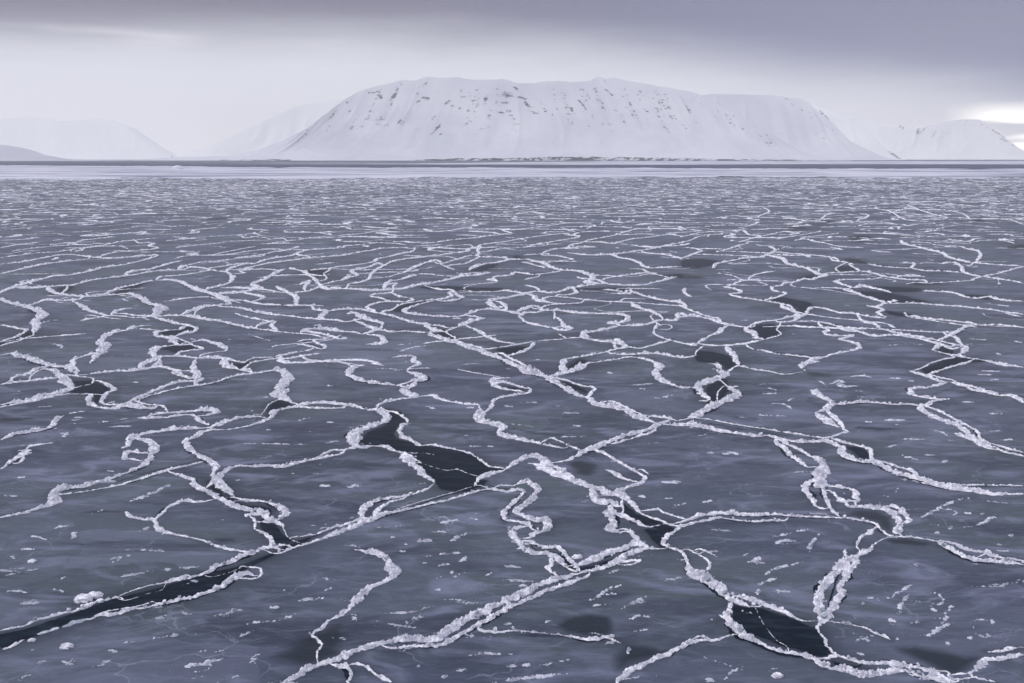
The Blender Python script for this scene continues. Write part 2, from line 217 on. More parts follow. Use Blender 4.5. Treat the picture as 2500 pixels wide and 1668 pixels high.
('long winding ridge beside the flat streak of dark water', '267,7455,14 258,7497,26 170,7539,18 80,7374,26 -17,7216,22 -121,7087,29 -160,6955,36 -115,6732,28 -46,6746,24'),
('lower of two joined strands leaving the frame at the bottom corner', '901,1814,5 909,1819,8 940,1848,12 964,1869,10 987,1869,10 1015,1884,10 1048,1890,10'),
('long straight ridge beside the grey triangle of water', '-2461,9059,12 -2456,9194,22 -2354,9608,22 -2204,9887,22 -2040,10151,23 -1782,10382,23 -1766,10435,13'),
('long straight ridge beyond the grey triangle of water', '-2537,9608,12 -2488,9581,22 -2456,10032,30 -2313,10382,23 -2304,10624,23 -2250,11052,23 -1941,11326,23 -1946,11548,13'),
('flat white blade-shaped plate just beyond the curved dark pool', '1011,5393,15 1071,5333,22 1163,5320,30 1279,5376,24 1372,5465,19 1412,5496,12'),
('long slim straight ridge beyond the v-shaped black pool', '2375,5461,10 2493,5603,18 2620,5758,26 2718,5901,18 2815,5980,18 2895,5980,18 2983,5980,18 3076,5901,18'),
('long straight ridge before the winding crack', '-1806,5017,9 -1765,5017,16 -1695,5009,16 -1609,4971,16 -1535,4971,23 -1456,4953,16 -1370,4879,16 -1336,4861,16 -1334,4885,9'),
('long winding ridge before the lone c-shaped ridge', '-440,4440,10 -445,4337,18 -476,4260,31 -447,4170,30 -406,4130,17 -470,4091,10 -514,4053,15 -549,3991,10 -549,3906,5'),
('medium-length straight ridge before the v-shaped black pool', '2032,4337,11 2017,4260,20 2055,4219,27 2088,4157,22 2135,4138,15 2129,4028,19'),
('medium-length straight ridge before the double-stranded ridge', '-1169,3631,11 -1139,3641,19 -1124,3683,22 -1103,3726,18 -1067,3780,16 -1032,3798,20 -992,3798,9 -951,3773,5'),
("smooth curving rim on the upper side of serpentine crack's tail", '16,2500,6 44,2503,10 66,2478,11 92,2458,10 119,2458,12 133,2429,10 142,2391,10 154,2354,10 166,2309,6 172,2300,3'),
('long stout straight ridge beside the long hairpin ridge', '-4505,8722,20 -4502,8976,23 -4507,9320,27 -4475,9608,26 -4398,9816,24 -4288,10032,12 -4363,10270,7'),
('curled ridge winding from a small round pool toward the white-shouldered ridge', '-77,4455,18 -17,4395,14 35,4322,13 79,4274,13 72,4211,13 15,4165,13 -41,4125,13 -77,4066,13 -87,3954,14 -103,3883,9 -120,3871,5'),
('long straight ridge before the twin long dark pools', '2041,6746,20 2100,6679,20 2138,6548,20 2159,6466,31 2222,6454,24 2276,6362,19 2328,6272,19 2393,6272,19'),
('long straight ridge beside the long arcing ridge', '-1087,11915,31 -939,12020,22 -802,12343,22 -633,12569,22 -440,12802,22 -334,13045,27 -147,13296,22 -52,13558,22 27,13558,22'),
('long doubled-back ridge beside the crossbar ridge', '1973,4410,11 1909,4351,12 1837,4302,12 1782,4294,21 1734,4238,22 1725,4152,22 1761,4117,18 1791,4086,20 1788,4065,11'),
('long straight ridge beside the round dark opening', '4804,12343,29 4653,11813,29 4655,11516,29 4632,11052,29 4610,10624,28 4504,10304,28 4459,9930,28 4482,9787,28 4469,9695,15'),
('beaded ridge between the square dark pool and the white blade', '1065,6327,11 1092,6302,20 1172,6332,23 1246,6231,20 1287,6073,23 1337,5975,20 1437,5911,14 1507,6057,8'),
('long straight ridge beside the double-stranded ridge', '-1603,4023,8 -1601,4035,15 -1586,4125,18 -1567,4246,15 -1542,4360,16 -1509,4419,18 -1468,4434,16 -1435,4425,9'),
('stubby string of white blocks on near bank of the forked dark pool', '-373,3303,13 -363,3252,24 -337,3187,19 -300,3108,19 -276,3048,22 -240,2997,18'),
('long straight ridge beside the v-shaped black pool', '2259,5035,6 2288,5055,12 2321,4979,20 2369,4923,8 2394,4869,19 2411,4798,25 2456,4773,22 2488,4739,19'),
('ragged spur hanging from the long arm of the tent-shaped ridge', '301,2794,11 289,2766,19 279,2706,19 282,2648,20 272,2592,21 290,2571,13 317,2578,7'),
('long stout straight ridge beside the curved grey pool', '721,8276,12 726,8196,22 791,8002,22 910,7909,22 1055,7955,22 1157,8098,22 1262,8246,22 1417,8525,23'),
('long slightly curved ridge beyond the fat white bend', '656,5964,16 744,5964,26 842,6034,20 934,6174,20 1022,6157,20 1074,6362,21 1113,6423,21 1132,6317,11'),
('medium-length winding ridge beside the broad white knot', '-2596,7909,15 -2564,7845,26 -2401,7581,26 -2263,7415,26 -2061,7087,37 -1963,6884,25 -2020,6870,24 -2034,6814,13'),
('medium-length straight ridge before the dark winding pool', '-1624,3929,11 -1622,3949,21 -1590,3973,24 -1550,3961,26 -1509,3949,26 -1459,3925,19 -1455,3980,11'),
('medium-length curved ridge beside the dark crevice by the tent-shaped ridge', '243,2953,11 246,2854,20 264,2809,21 294,2809,19 308,2778,19 322,2782,10'),
('thick straight level ridge beside the curved grey pool', '1036,10529,17 1060,10461,30 1103,10151,24 1189,10002,24 1233,9649,29 1236,9345,24 1297,9194,24 1454,9256,24 1600,9320,24'),
('long straight ridge beside the dark winding pool', '-1899,4184,8 -1915,4184,15 -1957,4152,15 -1995,4073,15 -2043,4010,14 -2091,3949,14'),
('long straight ridge beyond the open hook', '-1467,3787,13 -1412,3776,13 -1359,3787,13 -1302,3821,13 -1261,3821,13 -1214,3743,13 -1161,3679,12 -1134,3655,7'),
('s-shaped rim along one bank of the dark winding pool', '-1916,4437,8 -1888,4440,15 -1804,4345,15 -1753,4274,20 -1752,4184,17 -1718,4053,14 -1671,3998,13 -1617,3998,13 -1595,4035,14 -1596,4065,8'),
('long doubled-back ridge beyond the winding crack', '-1981,5964,18 -1973,5834,13 -2016,5808,9 -2068,5758,17 -2084,5709,26 -2034,5612,18 -1965,5556,28 -1888,5451,31 -1825,5333,17 -1745,5343,9'),
('slender ridge on the far bank of the forked pool near its white tongue', '-327,3400,5 -281,3409,10 -233,3373,10 -180,3337,10 -138,3294,10 -106,3227,9 -75,3155,9 -32,3139,9 -20,3129,5'),
('long straight ridge before the oval floe', '-871,5675,9 -842,5709,17 -788,5808,17 -703,5748,17 -621,5773,17 -522,5723,17 -456,5748,17 -388,5748,9'),
('long winding ridge beyond the square dark pool', '1876,6870,16 1848,6712,24 1866,6613,24 1874,6485,21 1847,6374,21 1754,6272,20 1654,6174,20 1567,6117,23 1495,6045,17 1452,5975,9 1421,5922,5'),
('long straight ridge before the long hairpin ridge', '-3664,7817,11 -3588,7667,20 -3448,7455,20 -3285,7334,19 -3122,7255,19 -3004,7334,19 -2955,7374,20 -2873,7415,11'),
('long slightly curved ridge beyond the oval floe', '-866,6457,10 -854,6536,18 -806,6613,18 -779,6814,19 -713,6955,19 -599,7065,19 -500,7140,19 -448,7318,25 -481,7497,20'),
('long straight ridge before the grey triangle of water', '-1918,7065,10 -1899,7028,19 -1746,6870,19 -1637,6835,19 -1509,6800,19 -1398,6800,19 -1298,6800,19'),
('medium-length straight ridge beside the oval floe', '-1230,5691,14 -1226,5808,26 -1165,5849,39 -1005,5773,26 -989,5754,14'),
('medium-length doubled-back ridge beside the crossbar ridge', '1314,4266,20 1318,4184,25 1325,4104,22 1334,4028,24 1286,3942,27 1261,3906,19 1209,3860,10'),
('long winding ridge beyond the long hairpin ridge', '-4234,10186,13 -4283,10382,23 -4292,10791,23 -4167,10964,23 -4023,11142,23 -4022,11326,23 -4203,11555,36 -4277,11957,24'),
('medium-length straight ridge before the curved grey pool', '856,7497,13 895,7581,24 973,7318,24 1068,7087,23 1194,6905,23 1182,6662,12'),
('long straight ridge before the rocky shore under the big mountain', '-392,11373,11 -369,11712,20 -236,11915,20 -99,12126,20 43,12455,20 289,12922,20 530,13296,20 737,13558,20 762,13190,11'),
('long stout straight ridge beside the grey triangle of water', '-3051,9027,16 -3083,9219,29 -3084,9475,19 -3028,9746,19 -2906,9816,19 -2784,10106,19 -2604,10335,19 -2633,10556,11'),
('long doubled-back ridge beside the oval floe', '-919,7480,11 -828,7255,19 -746,7178,19 -714,7065,25 -778,6991,19 -902,6991,19 -968,6870,19 -986,6712,18 -928,6580,18 -911,6504,10'),
('medium-length doubled-back ridge before the double-stranded ridge', '-1291,3878,14 -1246,3902,28 -1192,3878,23 -1207,3832,20 -1231,3814,14 -1254,3808,8'),
('long slightly curved ridge beyond the y-shaped ridge', '-1012,2665,4 -1006,2676,7 -1003,2712,11 -1003,2760,14 -990,2797,12 -973,2822,13 -926,2809,7 -876,2845,4'),
('medium-length slightly curved ridge before the grey triangle of water', '-2105,9011,9 -2105,9071,17 -2039,9132,23 -1933,9011,23 -1845,8836,28 -1738,8558,23 -1682,8399,23 -1587,8098,28 -1499,7817,22 -1414,7728,22 -1334,7728,22 -1315,7721,12'),
('long doubled-back ridge before the broad white knot', '-2314,6332,14 -2275,6272,24 -2170,6157,19 -2061,6045,19 -1963,5964,18 -1894,5885,18 -1872,5758,18 -1907,5684,18 -1930,5575,10'),
('medium-length slightly curved ridge before the long hairpin ridge', '-3664,7817,17 -3584,7658,31 -3404,7406,27 -3253,7310,21 -3145,7310,21 -3027,7390,21 -2996,7341,12'),
('medium-length straight ridge beside the ringed round pool', '2660,10430,16 2698,10304,30 2723,10002,38 2653,9581,29 2690,9320,29 2718,9132,28 2692,8779,28 2671,8667,15'),
('medium-length straight ridge beyond the twin long dark pools', '3137,8952,23 3200,8836,23 3202,8558,23 3242,8399,23 3325,8296,22 3426,8246,22 3378,8058,12'),
('medium-length straight ridge before the twin long dark pools', '2567,6362,19 2620,6261,19 2694,6174,19 2778,6117,19 2840,6034,19 2828,5980,10'),
('medium-length slightly curved ridge beside the slim dark slot', '957,3499,8 945,3427,15 951,3355,18 952,3286,16 963,3219,14 974,3155,10 1022,3155,5'),
('medium-length straight ridge beside the long hairpin ridge', '-3340,8572,20 -3410,8801,36 -3398,8976,27 -3322,9096,27 -3316,9345,27 -3309,9649,27 -3273,9887,14'),
('long winding ridge before the rocky shore under the big mountain', '151,11420,13 191,11516,23 316,11813,24 541,12233,24 782,12684,24 880,13045,31 738,13220,24 702,13513,13'),
('short stub hanging beside the foot of the frothy upright ridge', '995,3068,10 922,2976,18 901,2921,18 899,2867,21 892,2816,14 890,2778,7'),
('stubby spur dropping from the near end of the great thick diagonal ridge', '-376,1856,6 -341,1839,12 -331,1845,12 -320,1817,11 -317,1777,11'),
('medium-length winding ridge beyond the flat streak of dark water', '-508,10848,10 -495,11088,18 -423,11326,29 -360,11420,27 -381,11052,30 -351,10624,30 -374,10414,30 -293,10227,28 -188,10227,28 -68,10151,28 -38,9930,15'),
('medium-length doubled-back ridge beside the flat streak of dark water', '258,7497,13 267,7455,24 358,7522,24 460,7755,34 492,7539,26 438,7374,24 339,7334,24 324,7255,13'),
("smooth white arm below the small pool at the tent-shaped ridge's end", '285,2717,15 319,2688,15 347,2648,13 378,2609,6 430,2637,4'),
('short wedge-shaped ridge beyond the fat white elbow', '-1722,3341,8 -1685,3337,20 -1679,3274,18 -1677,3199,17 -1677,3131,14'),
('long straight ridge beyond the white knot on the long diagonal', '-136,5215,6 -75,5256,11 3,5320,15 99,5407,11 181,5465,11 264,5496,11 340,5542,11 416,5565,6'),
('short s-shaped rim on the far bank of the forked dark pool', '-402,3704,22 -420,3662,19 -419,3580,15 -395,3502,17 -364,3464,17 -327,3400,12 -281,3409,7'),
('medium-length winding ridge beside the ringed round pool', '2638,8558,23 2730,8612,23 2578,8399,23 2510,8296,22 2452,8347,22 2334,8147,22 2213,8050,22 2152,7909,22 2054,7845,12'),
('medium-length curved ridge beyond the twin long dark pools', '3826,9718,22 3885,9581,22 3704,9194,22 3740,8952,22 3871,8952,22 3990,8836,21 4057,8903,12'),
('thin straight ridge on far side of the long crack from the four-way crossing', '711,3799,5 724,3780,9 775,3747,9 836,3694,9 893,3652,9 946,3621,9 1001,3580,9'),
('medium-length curved ridge beside the grey triangle of water', '-1444,8249,13 -1422,8246,24 -1395,8451,24 -1345,8612,24 -1450,8952,25 -1385,9132,25 -1331,9320,25 -1298,9581,26 -1211,9449,14'),
('long straight ridge beyond the oval floe', '-1332,7711,18 -1212,7667,18 -1043,7667,18 -902,7711,18 -779,7845,19 -776,7893,10'),
('medium-length straight ridge beside the pinched junction', '-2301,4366,16 -2258,4410,16 -2203,4434,16 -2151,4480,16 -2090,4514,9'),
('long straight ridge beyond the square dark pool', '1614,7398,20 1670,7216,19 1749,7102,18 1825,6991,19 1879,6884,19 1912,6780,19 1870,6548,10'),
('curved arm branching from the frothy upright ridge above the grey pool', '959,2948,7 972,2955,12 1004,2948,12 1030,2934,14 1041,2901,14 1024,2828,15 1002,2772,8'),
('long thick straight ridge beyond the grey triangle of water', '-2901,11813,27 -2856,12062,20 -2676,12455,20 -2563,12802,20 -2252,13169,20 -2222,13211,11'),
('medium-length straight ridge beside the twin long dark pools', '3145,7581,20 3265,7522,20 3339,7439,20 3326,7239,22 3376,7162,19 3499,7255,11'),
('medium-length straight ridge beside the long arcing ridge', '-1826,10343,13 -1783,10382,23 -1681,10707,23 -1561,10964,23 -1468,11233,23 -1282,11326,23 -1232,11326,13'),
('medium-length straight ridge beside the slim dark slot', '912,3525,6 934,3531,10 962,3493,13 978,3418,12 997,3373,12 1012,3303,12 1024,3244,12'),
('medium-length straight ridge before the lone frost-rimmed opening', '377,4833,11 343,4763,34 295,4661,24 221,4580,19 172,4532,11 156,4512,6'),
('small hooked clump standing free beside the lone c-shaped ridge', '-503,4645,11 -464,4596,24 -411,4470,29 -454,4425,19 -518,4351,10'),
('medium-length straight ridge beyond the flat streak of dark water', '-391,9011,23 -349,9320,29 -247,9581,24 -122,9718,24 -38,9930,24 49,10002,24 152,10002,13'),
('medium-length curved ridge before the small black junction', '278,2585,4 312,2592,8 327,2550,13 335,2518,14 323,2488,15 348,2473,12 357,2450,7'),
('medium-length thin straight ridge beside the slim dark slot', '1006,3580,10 1039,3561,11 1078,3531,9 1123,3502,9 1168,3512,9 1221,3561,13 1252,3580,15'),
('medium-length stout straight ridge beside the long arcing ridge', '-1055,8504,9 -1030,8612,16 -966,8836,25 -910,9194,34 -863,9581,26 -758,9858,26 -676,9638,14'),
('medium-length thin straight ridge before the double-stranded ridge', '-1430,3780,8 -1430,3825,14 -1388,3855,14 -1334,3867,14 -1291,3878,14 -1265,3906,14 -1253,3898,8'),
('medium-length winding ridge beside the oval floe', '-1056,6129,11 -1069,6157,20 -1178,6203,20 -1224,6302,30 -1232,6548,31 -1322,6613,21 -1382,6800,12'),
('medium-length winding ridge beside the curved grey pool', '744,8266,27 674,8296,27 599,8098,27 662,8002,27 510,7817,26 460,7755,14'),
('medium-length doubled-back ridge beside the long grey pool', '1066,2751,6 1094,2778,12 1119,2766,16 1121,2717,15 1113,2659,12 1090,2637,8 1079,2640,4'),
('medium-length stout straight ridge beside the ringed round pool', '2698,10304,12 2769,10461,21 2931,10382,21 3121,10461,21 3240,10304,21 3287,10076,21 3228,9802,11'),
('medium-length straight ridge beside the forked dark pool', '-493,3394,8 -448,3382,14 -412,3337,14 -373,3303,14 -338,3252,13 -303,3195,7'),
('medium-length straight ridge beside the square dark pool', '1768,6157,9 1778,6129,16 1878,6129,16 1942,6045,16 1974,5922,16 1972,5808,22 2006,5758,15 2029,5775,8'),
('medium-length straight ridge beyond the knee-shaped ridge', '-3906,7539,21 -3902,7755,22 -3809,7800,22 -3635,7845,22 -3628,7881,12'),
('long doubled-back ridge beside the winding crack', '-1965,5556,8 -1943,5589,14 -1867,5510,14 -1782,5398,14 -1709,5290,13 -1646,5215,13 -1695,5174,13 -1741,5126,18 -1733,5055,13 -1730,5013,7'),
('long straight ridge beside the feathery fan', '1279,5376,7 1278,5236,13 1330,5166,13 1371,5086,13 1436,5048,13 1485,5009,13 1526,4971,13 1535,4945,7'),
('medium-length stout straight ridge beside the oval floe', '-1077,6423,28 -1037,6472,28 -953,6290,27 -868,6146,27 -813,6073,27 -785,5991,15'),
('medium-length stout straight ridge before the v-shaped black pool', '1900,4661,24 1916,4596,20 1938,4517,19 1950,4434,19 1983,4419,19'),
('medium-length straight ridge beside the curved grey pool', '1861,9194,24 1980,9581,24 2225,9930,24 2377,10151,24 2574,10227,25 2616,10335,14'),
('medium-length straight ridge beyond the v-shaped black pool', '2224,5758,8 2272,5808,14 2407,5758,14 2507,5733,14 2616,5748,14 2636,5781,8'),
('medium-length straight ridge beside the broad white knot', '-2150,6362,15 -2147,6392,28 -2140,6580,28 -2113,6746,24 -2034,6814,19 -2020,6870,10'),
('long stout straight ridge beside the long arcing ridge', '-1282,11326,10 -1232,11326,18 -1140,11233,18 -1050,11326,18 -859,11420,18 -670,11613,18 -505,11712,18 -423,11326,10'),
('short feathery ridge touching the tip of the v-shaped crack', '-1469,4956,16 -1434,4851,28 -1376,4746,28 -1311,4688,20 -1262,4661,22 -1224,4596,12'),
('medium-length slim straight ridge beyond the knee-shaped ridge', '-3344,6763,9 -3338,6919,17 -3344,7065,22 -3223,7050,18 -3135,7087,18 -3138,7216,18 -3149,7268,10'),
('medium-length straight ridge beyond the curved grey pool', '1204,11915,12 1267,12020,22 1507,12569,22 1721,12802,22 2155,13426,22 2151,13254,12'),
('medium-length doubled-back ridge beyond the straight crack', '-1241,3297,7 -1320,3320,12 -1324,3277,24 -1311,3244,20 -1284,3239,10 -1248,3219,5 -1226,3222,3'),
('medium-length doubled-back ridge beyond the dark wedge of water', '-3123,5991,17 -3044,5938,17 -2944,5859,17 -2871,5798,17 -2827,5603,16 -2831,5510,16 -2834,5420,16'),
('medium-length straight ridge beyond the white knot on the long diagonal', '-299,6018,9 -231,5859,17 -192,5748,22 -146,5603,21 -78,5442,16 3,5376,10 19,5334,5'),
('medium-length stout straight ridge beside the curved grey pool', '1964,10665,11 1975,10542,19 2174,10461,19 2385,10382,19 2559,10227,19'),
('long straight ridge beyond the tall frothy column', '-1338,4869,11 -1313,4971,12 -1244,4990,12 -1177,5055,12 -1118,5134,12 -1080,5174,12 -1058,5256,7'),
('medium-length slightly curved ridge beside the great thick diagonal ridge', '-331,1845,3 -317,1851,6 -296,1845,6 -274,1817,6 -252,1797,8 -233,1783,10'),
('medium-length stout straight ridge beside the long hairpin ridge', '-3027,7390,14 -3065,7513,26 -3077,7773,22 -3031,7955,22 -3018,8147,22 -2989,8266,22'),
('medium-length slim straight ridge beside the pinched junction', '-2271,4785,9 -2268,4763,17 -2297,4705,22 -2287,4580,16 -2315,4526,16 -2272,4395,9'),
('medium-length stout straight ridge beside the twin long dark pools', '4479,9811,11 4451,9718,21 4558,9581,21 4662,9449,20 4836,9384,20'),
('medium-length doubled-back ridge beside the short black slot', '244,2345,4 254,2363,7 287,2368,7 325,2377,7 299,2349,7 264,2354,7 255,2358,4'),
('second translucent plate on near edge of black lead, beside the white rim', '-975,2012,12 -957,2036,12 -933,2053,12'),
('medium-length straight ridge beside the grey triangle of water', '-2655,8952,10 -2587,9035,18 -2398,9071,18 -2231,9096,18 -2091,8952,18 -2094,9081,10'),
('medium-length curved ridge before the dark winding pool', '-1821,4184,13 -1804,4144,23 -1772,4053,24 -1712,3966,14 -1659,3937,9 -1607,3925,19 -1606,3961,10'),
('upper of two joined strands leaving the frame at the bottom corner', '980,1902,9 1011,1905,10 1041,1917,9 1064,1921,9'),
('medium-length thin straight ridge beside the oval black pool', '690,2043,2 760,2012,4 774,1988,8 790,1972,10 799,1954,3'),
('long straight ridge beyond the wide black lead', '-916,2159,3 -907,2179,5 -883,2207,5 -863,2226,5 -836,2239,5 -817,2266,5 -791,2281,5 -779,2272,3'),
('medium-length thick straight ridge beside the curved grey pool', '315,10583,12 352,10791,21 477,11142,22 700,11326,22 989,11420,22'),
('medium-length winding ridge before the lone frost-rimmed opening', '167,4483,7 198,4501,13 255,4440,13 308,4345,12 363,4302,12 342,4205,12 324,4125,12'),
('upright clump of broken snow beyond the double-stranded ridge', '-1609,4971,8 -1579,4851,15 -1537,4695,33 -1480,4580,33 -1439,4470,27 -1431,4380,13 -1421,4335,7'),
('medium-length doubled-back ridge before the oval floe', '-842,5709,7 -827,5660,13 -761,5603,19 -708,5451,25 -729,5363,31 -807,5354,12'),
('long straight ridge beyond the flat streak of dark water', '-365,10834,10 -264,10877,18 -156,11142,18 39,11326,18 379,11613,18 427,12020,10'),
('medium-length slightly curved ridge beside the twin long dark pools', '4138,9581,26 4309,9718,26 4217,9320,25 4067,8952,25 4004,8667,25 4030,8558,24 4014,8486,13'),
('stout straight level ridge beside the long hairpin ridge', '-2977,8266,11 -2982,8316,19 -3018,8525,19 -2924,8579,20 -2813,8745,20 -2754,8976,20 -2756,9071,11'),
('medium-length straight ridge beside the crossbar ridge', '1209,3860,19 1217,3792,26 1221,3715,22 1229,3652,13 1250,3655,7'),
('stout straight level ridge beside the twin long dark pools', '3376,7162,12 3499,7255,22 3508,7065,22 3638,7013,22'),
('medium-length doubled-back ridge beside the fat white bend', '273,6332,9 311,6129,16 311,5938,24 359,5859,23 287,5798,23 239,5901,13'),
('stout straight level ridge beside the grey triangle of water', '-4108,12569,8 -4127,12684,15 -3917,12971,15 -3703,13220,15 -3480,13478,15 -3349,13747,15'),
('long thin straight ridge beside the feathery fan', '1074,4728,7 1113,4780,12 1170,4688,14 1228,4645,12 1287,4580,7 1406,4661,4'),
('medium-length thick straight ridge beyond the curved grey pool', '2213,13086,10 2206,12922,18 2595,13692,18 2992,13969,19 3309,14112,19'),
('medium-length straight ridge beyond the long arcing ridge', '-2077,12126,18 -1865,12126,18 -1639,12020,18 -1417,11915,18 -1239,11712,18'),
('medium-length doubled-back ridge beside the broad white knot', '-2655,8952,9 -2550,8859,17 -2400,8504,28 -2327,8196,27 -2312,7974,22 -2358,7773,22 -2380,7584,12'),
('medium-length doubled-back ridge beside the winding crack', '-1570,5114,5 -1561,5134,8 -1511,5174,12 -1577,5298,24 -1654,5398,15 -1725,5474,17 -1782,5398,9'),
('stout straight slanting ridge beside the twin long dark pools', '2588,7721,13 2569,7624,23 2596,7439,23 2599,7201,22 2626,7013,22 2605,6886,12'),
('medium-length straight ridge beside the lone c-shaped ridge', '-1079,5023,8 -1041,4942,15 -964,4887,15 -851,4861,15 -768,4746,8'),
('long straight ridge beyond the curved grey pool', '2426,14532,10 2482,14558,18 2858,14871,18 3251,15198,18 3626,15198,18'),
('medium-length winding ridge beside the round dark opening', '4933,11420,25 5159,11516,18 5107,11142,25 5099,10877,25 4850,10304,25 4648,9930,24 4505,9649,13'),
('medium-length straight ridge beyond the dark crevice by the tent-shaped ridge', '306,3124,13 330,3083,16 352,3031,15 377,3009,9 405,2995,5'),
('medium-length straight ridge beside the four-way crossing', '558,3679,6 527,3590,10 465,3521,10 410,3464,10 365,3427,10 343,3440,5'),
('medium-length stout straight ridge beside the grey triangle of water', '-3011,10494,11 -2979,10542,19 -2897,10877,20 -2731,11178,20 -2617,11178,20 -2512,10999,11'),
('medium-length straight ridge beside the round dark opening', '5476,12569,16 5523,12343,16 5604,12126,16 5811,12343,16 6063,12343,16 6012,11915,16'),
('medium-length straight ridge beside the fat white bend', '41,6290,10 59,6272,19 93,6090,19 154,5980,18 239,5901,18 311,5938,10'),
('medium-length slightly curved ridge before the forked dark pool', '-388,2674,7 -390,2723,13 -379,2766,12 -363,2809,12 -324,2841,7 -322,2861,4'),
('medium-length straight ridge beside the flat streak of dark water', '-20,8612,11 31,8836,20 183,8667,20 314,8779,20 409,8893,20 453,9041,11'),
('medium-length stout straight ridge beyond the knee-shaped ridge', '-3922,7773,22 -3775,7728,26 -3642,7836,22'),
('medium-length slim straight ridge beside the twin long dark pools', '3187,8002,14 3295,8098,14 3394,8050,14 3485,8098,14 3826,8246,14 3884,8347,8'),
('medium-length slightly curved ridge before the winding crack', '-1765,5017,10 -1806,5017,17 -1807,4923,29 -1819,4798,23 -1789,4690,12'),
('medium-length slightly curved ridge beyond the pinched junction', '-2162,4727,12 -2162,4780,22 -2214,4934,20 -2203,5028,15 -2169,5075,23 -2140,5053,13'),
('medium-length straight ridge beside the knee-shaped ridge', '-3150,7081,8 -3104,6991,15 -2977,6814,29 -2853,6613,28 -2742,6485,21 -2647,6392,22 -2625,6362,12'),
('medium-length curved ridge beside the winding crack', '-1796,5416,7 -1820,5341,12 -1869,5298,12 -1909,5256,27 -1881,5134,30 -1855,5055,21 -1806,4954,11'),
('medium-length doubled-back ridge beside the lone c-shaped ridge', '-619,4979,7 -557,5017,13 -495,4998,13 -499,4887,17 -456,4815,17 -492,4746,12 -503,4645,7'),
('medium-length stout straight slanting ridge beside the twin long dark pools', '3826,8246,10 3884,8347,18 4080,8558,18 4312,8779,18 4572,9071,18 4804,9320,19'),
('medium-length slightly curved ridge beyond the double-stranded ridge', '-1633,4697,13 -1591,4606,24 -1548,4558,24 -1487,4495,24 -1460,4495,24 -1446,4488,13'),
('translucent broken ice plate on near edge of the black lead', '-1015,1975,12 -997,1992,12 -981,2012,12'),
('medium-length straight ridge beyond the flat white blade', '1021,5383,10 1029,5407,18 1121,5589,21 1208,5733,26 1276,5896,17 1329,5991,9'),
('small white tongue at the pointed tip of the forked dark pool', '-117,2953,6 -104,3026,11 -82,3056,19 -59,3086,15 -31,3108,8 -26,3119,4'),
('thin near rim of the v-shaped black pool', '1930,4543,7 1975,4590,13 2057,4671,13 2164,4773,13 2248,4833,14 2345,4951,8'),
('stout straight slanting ridge beside the oval floe', '-337,5901,14 -299,6018,26 -250,6129,27 -172,6272,27'),
('medium-length straight ridge beyond the fat white bend', '842,6943,14 837,6814,26 886,6646,25 927,6517,25 957,6332,14 949,6171,7'),
('medium-length doubled-back ridge beyond the curved grey pool', '3256,14088,18 3236,13885,32 3159,13296,24 3252,13045,24 3052,12684,24 2838,12233,24 2743,12126,24'),
('medium-length slightly curved ridge before the frothy upright ridge', '951,2907,3 970,2914,6 977,2881,8 978,2841,15 983,2816,17 1024,2828,10'),
('medium-length slightly curved ridge beside the four-way crossing', '353,4002,5 410,4053,10 460,3961,10 506,3855,9 537,3743,9 542,3716,5'),
('medium-length straight ridge before the cleft mountain shore', '7418,20554,15 7362,20314,27 7237,19193,26 6699,17283,23 6528,16462,22 6704,16080,22'),
('medium-length winding ridge before the oval black pool', '612,1875,5 618,1875,9 642,1875,9 663,1886,10 660,1899,10 661,1903,5'),
('medium-length straight ridge beyond the long hairpin ridge', '-5468,10877,16 -5409,11326,16 -5164,11712,16 -5199,11847,9'),
('medium-length straight ridge before the fat white bend', '360,4798,7 370,4833,12 454,4887,13 532,4942,13 605,4998,13 640,4979,7'),
('medium-length slightly curved ridge before the long arcing ridge', '-996,7682,14 -1011,7955,27 -1005,8196,22 -944,8296,22 -880,8504,28 -833,8667,23'),
('medium-length straight ridge beyond the tall frothy column', '-1295,4679,7 -1296,4763,13 -1292,4861,14 -1230,4934,14 -1170,4960,14 -1133,4960,8'),
('stout straight level ridge beside the ringed round pool', '3437,9581,22 3450,9384,22 3539,9256,22 3650,9194,22 3704,9194,12'),
('medium-length stout straight ridge beyond the long arcing ridge', '-1354,9787,12 -1368,10002,23 -1273,10304,23 -1172,10624,23 -1089,10877,23 -1096,11279,13'),
('medium-length stout straight level ridge beside the twin long dark pools', '2686,7773,13 2802,7909,23 2823,7773,23 2862,7598,23 2870,7472,23'),
('medium-length straight ridge beside the black mouth of the narrow crack', '-596,2529,4 -533,2555,7 -504,2592,7 -474,2625,7 -467,2621,4'),
('medium-length curved ridge beside the short black slot', '98,2414,7 98,2400,12 100,2354,10 88,2327,13 103,2292,7 122,2268,4'),
('thick straight slanting ridge beside the curved grey pool', '1430,11008,13 1428,10707,23 1576,10542,23 1676,10304,23 1715,10002,23'),
('medium-length straight ridge before the ringed round pool', '2649,8196,18 2802,8296,18 3052,8347,18 3202,8558,10'),
('medium-length stout straight ridge beyond the long hairpin ridge', '-5206,11646,11 -5269,11915,20 -5061,11712,20 -4949,11854,20 -4783,11915,20 -4796,12126,11'),
('medium-length straight ridge beside the dark crevice by the tent-shaped ridge', '366,2735,5 422,2747,9 439,2717,9 496,2663,5'),
('medium-length straight ridge beyond the lone frost-rimmed opening', '247,4833,14 283,4953,14 345,4998,14 433,5075,14 499,5134,8'),
('thin far rim of the v-shaped black pool', '1903,4650,5 1976,4712,9 2090,4851,10 2186,4942,10 2254,4979,10 2261,5063,10 2229,5186,6'),
('medium-length thin straight ridge beside the flat streak of dark water', '130,6735,8 170,6646,14 245,6814,14 359,6884,14 473,6919,14 527,7102,8'),
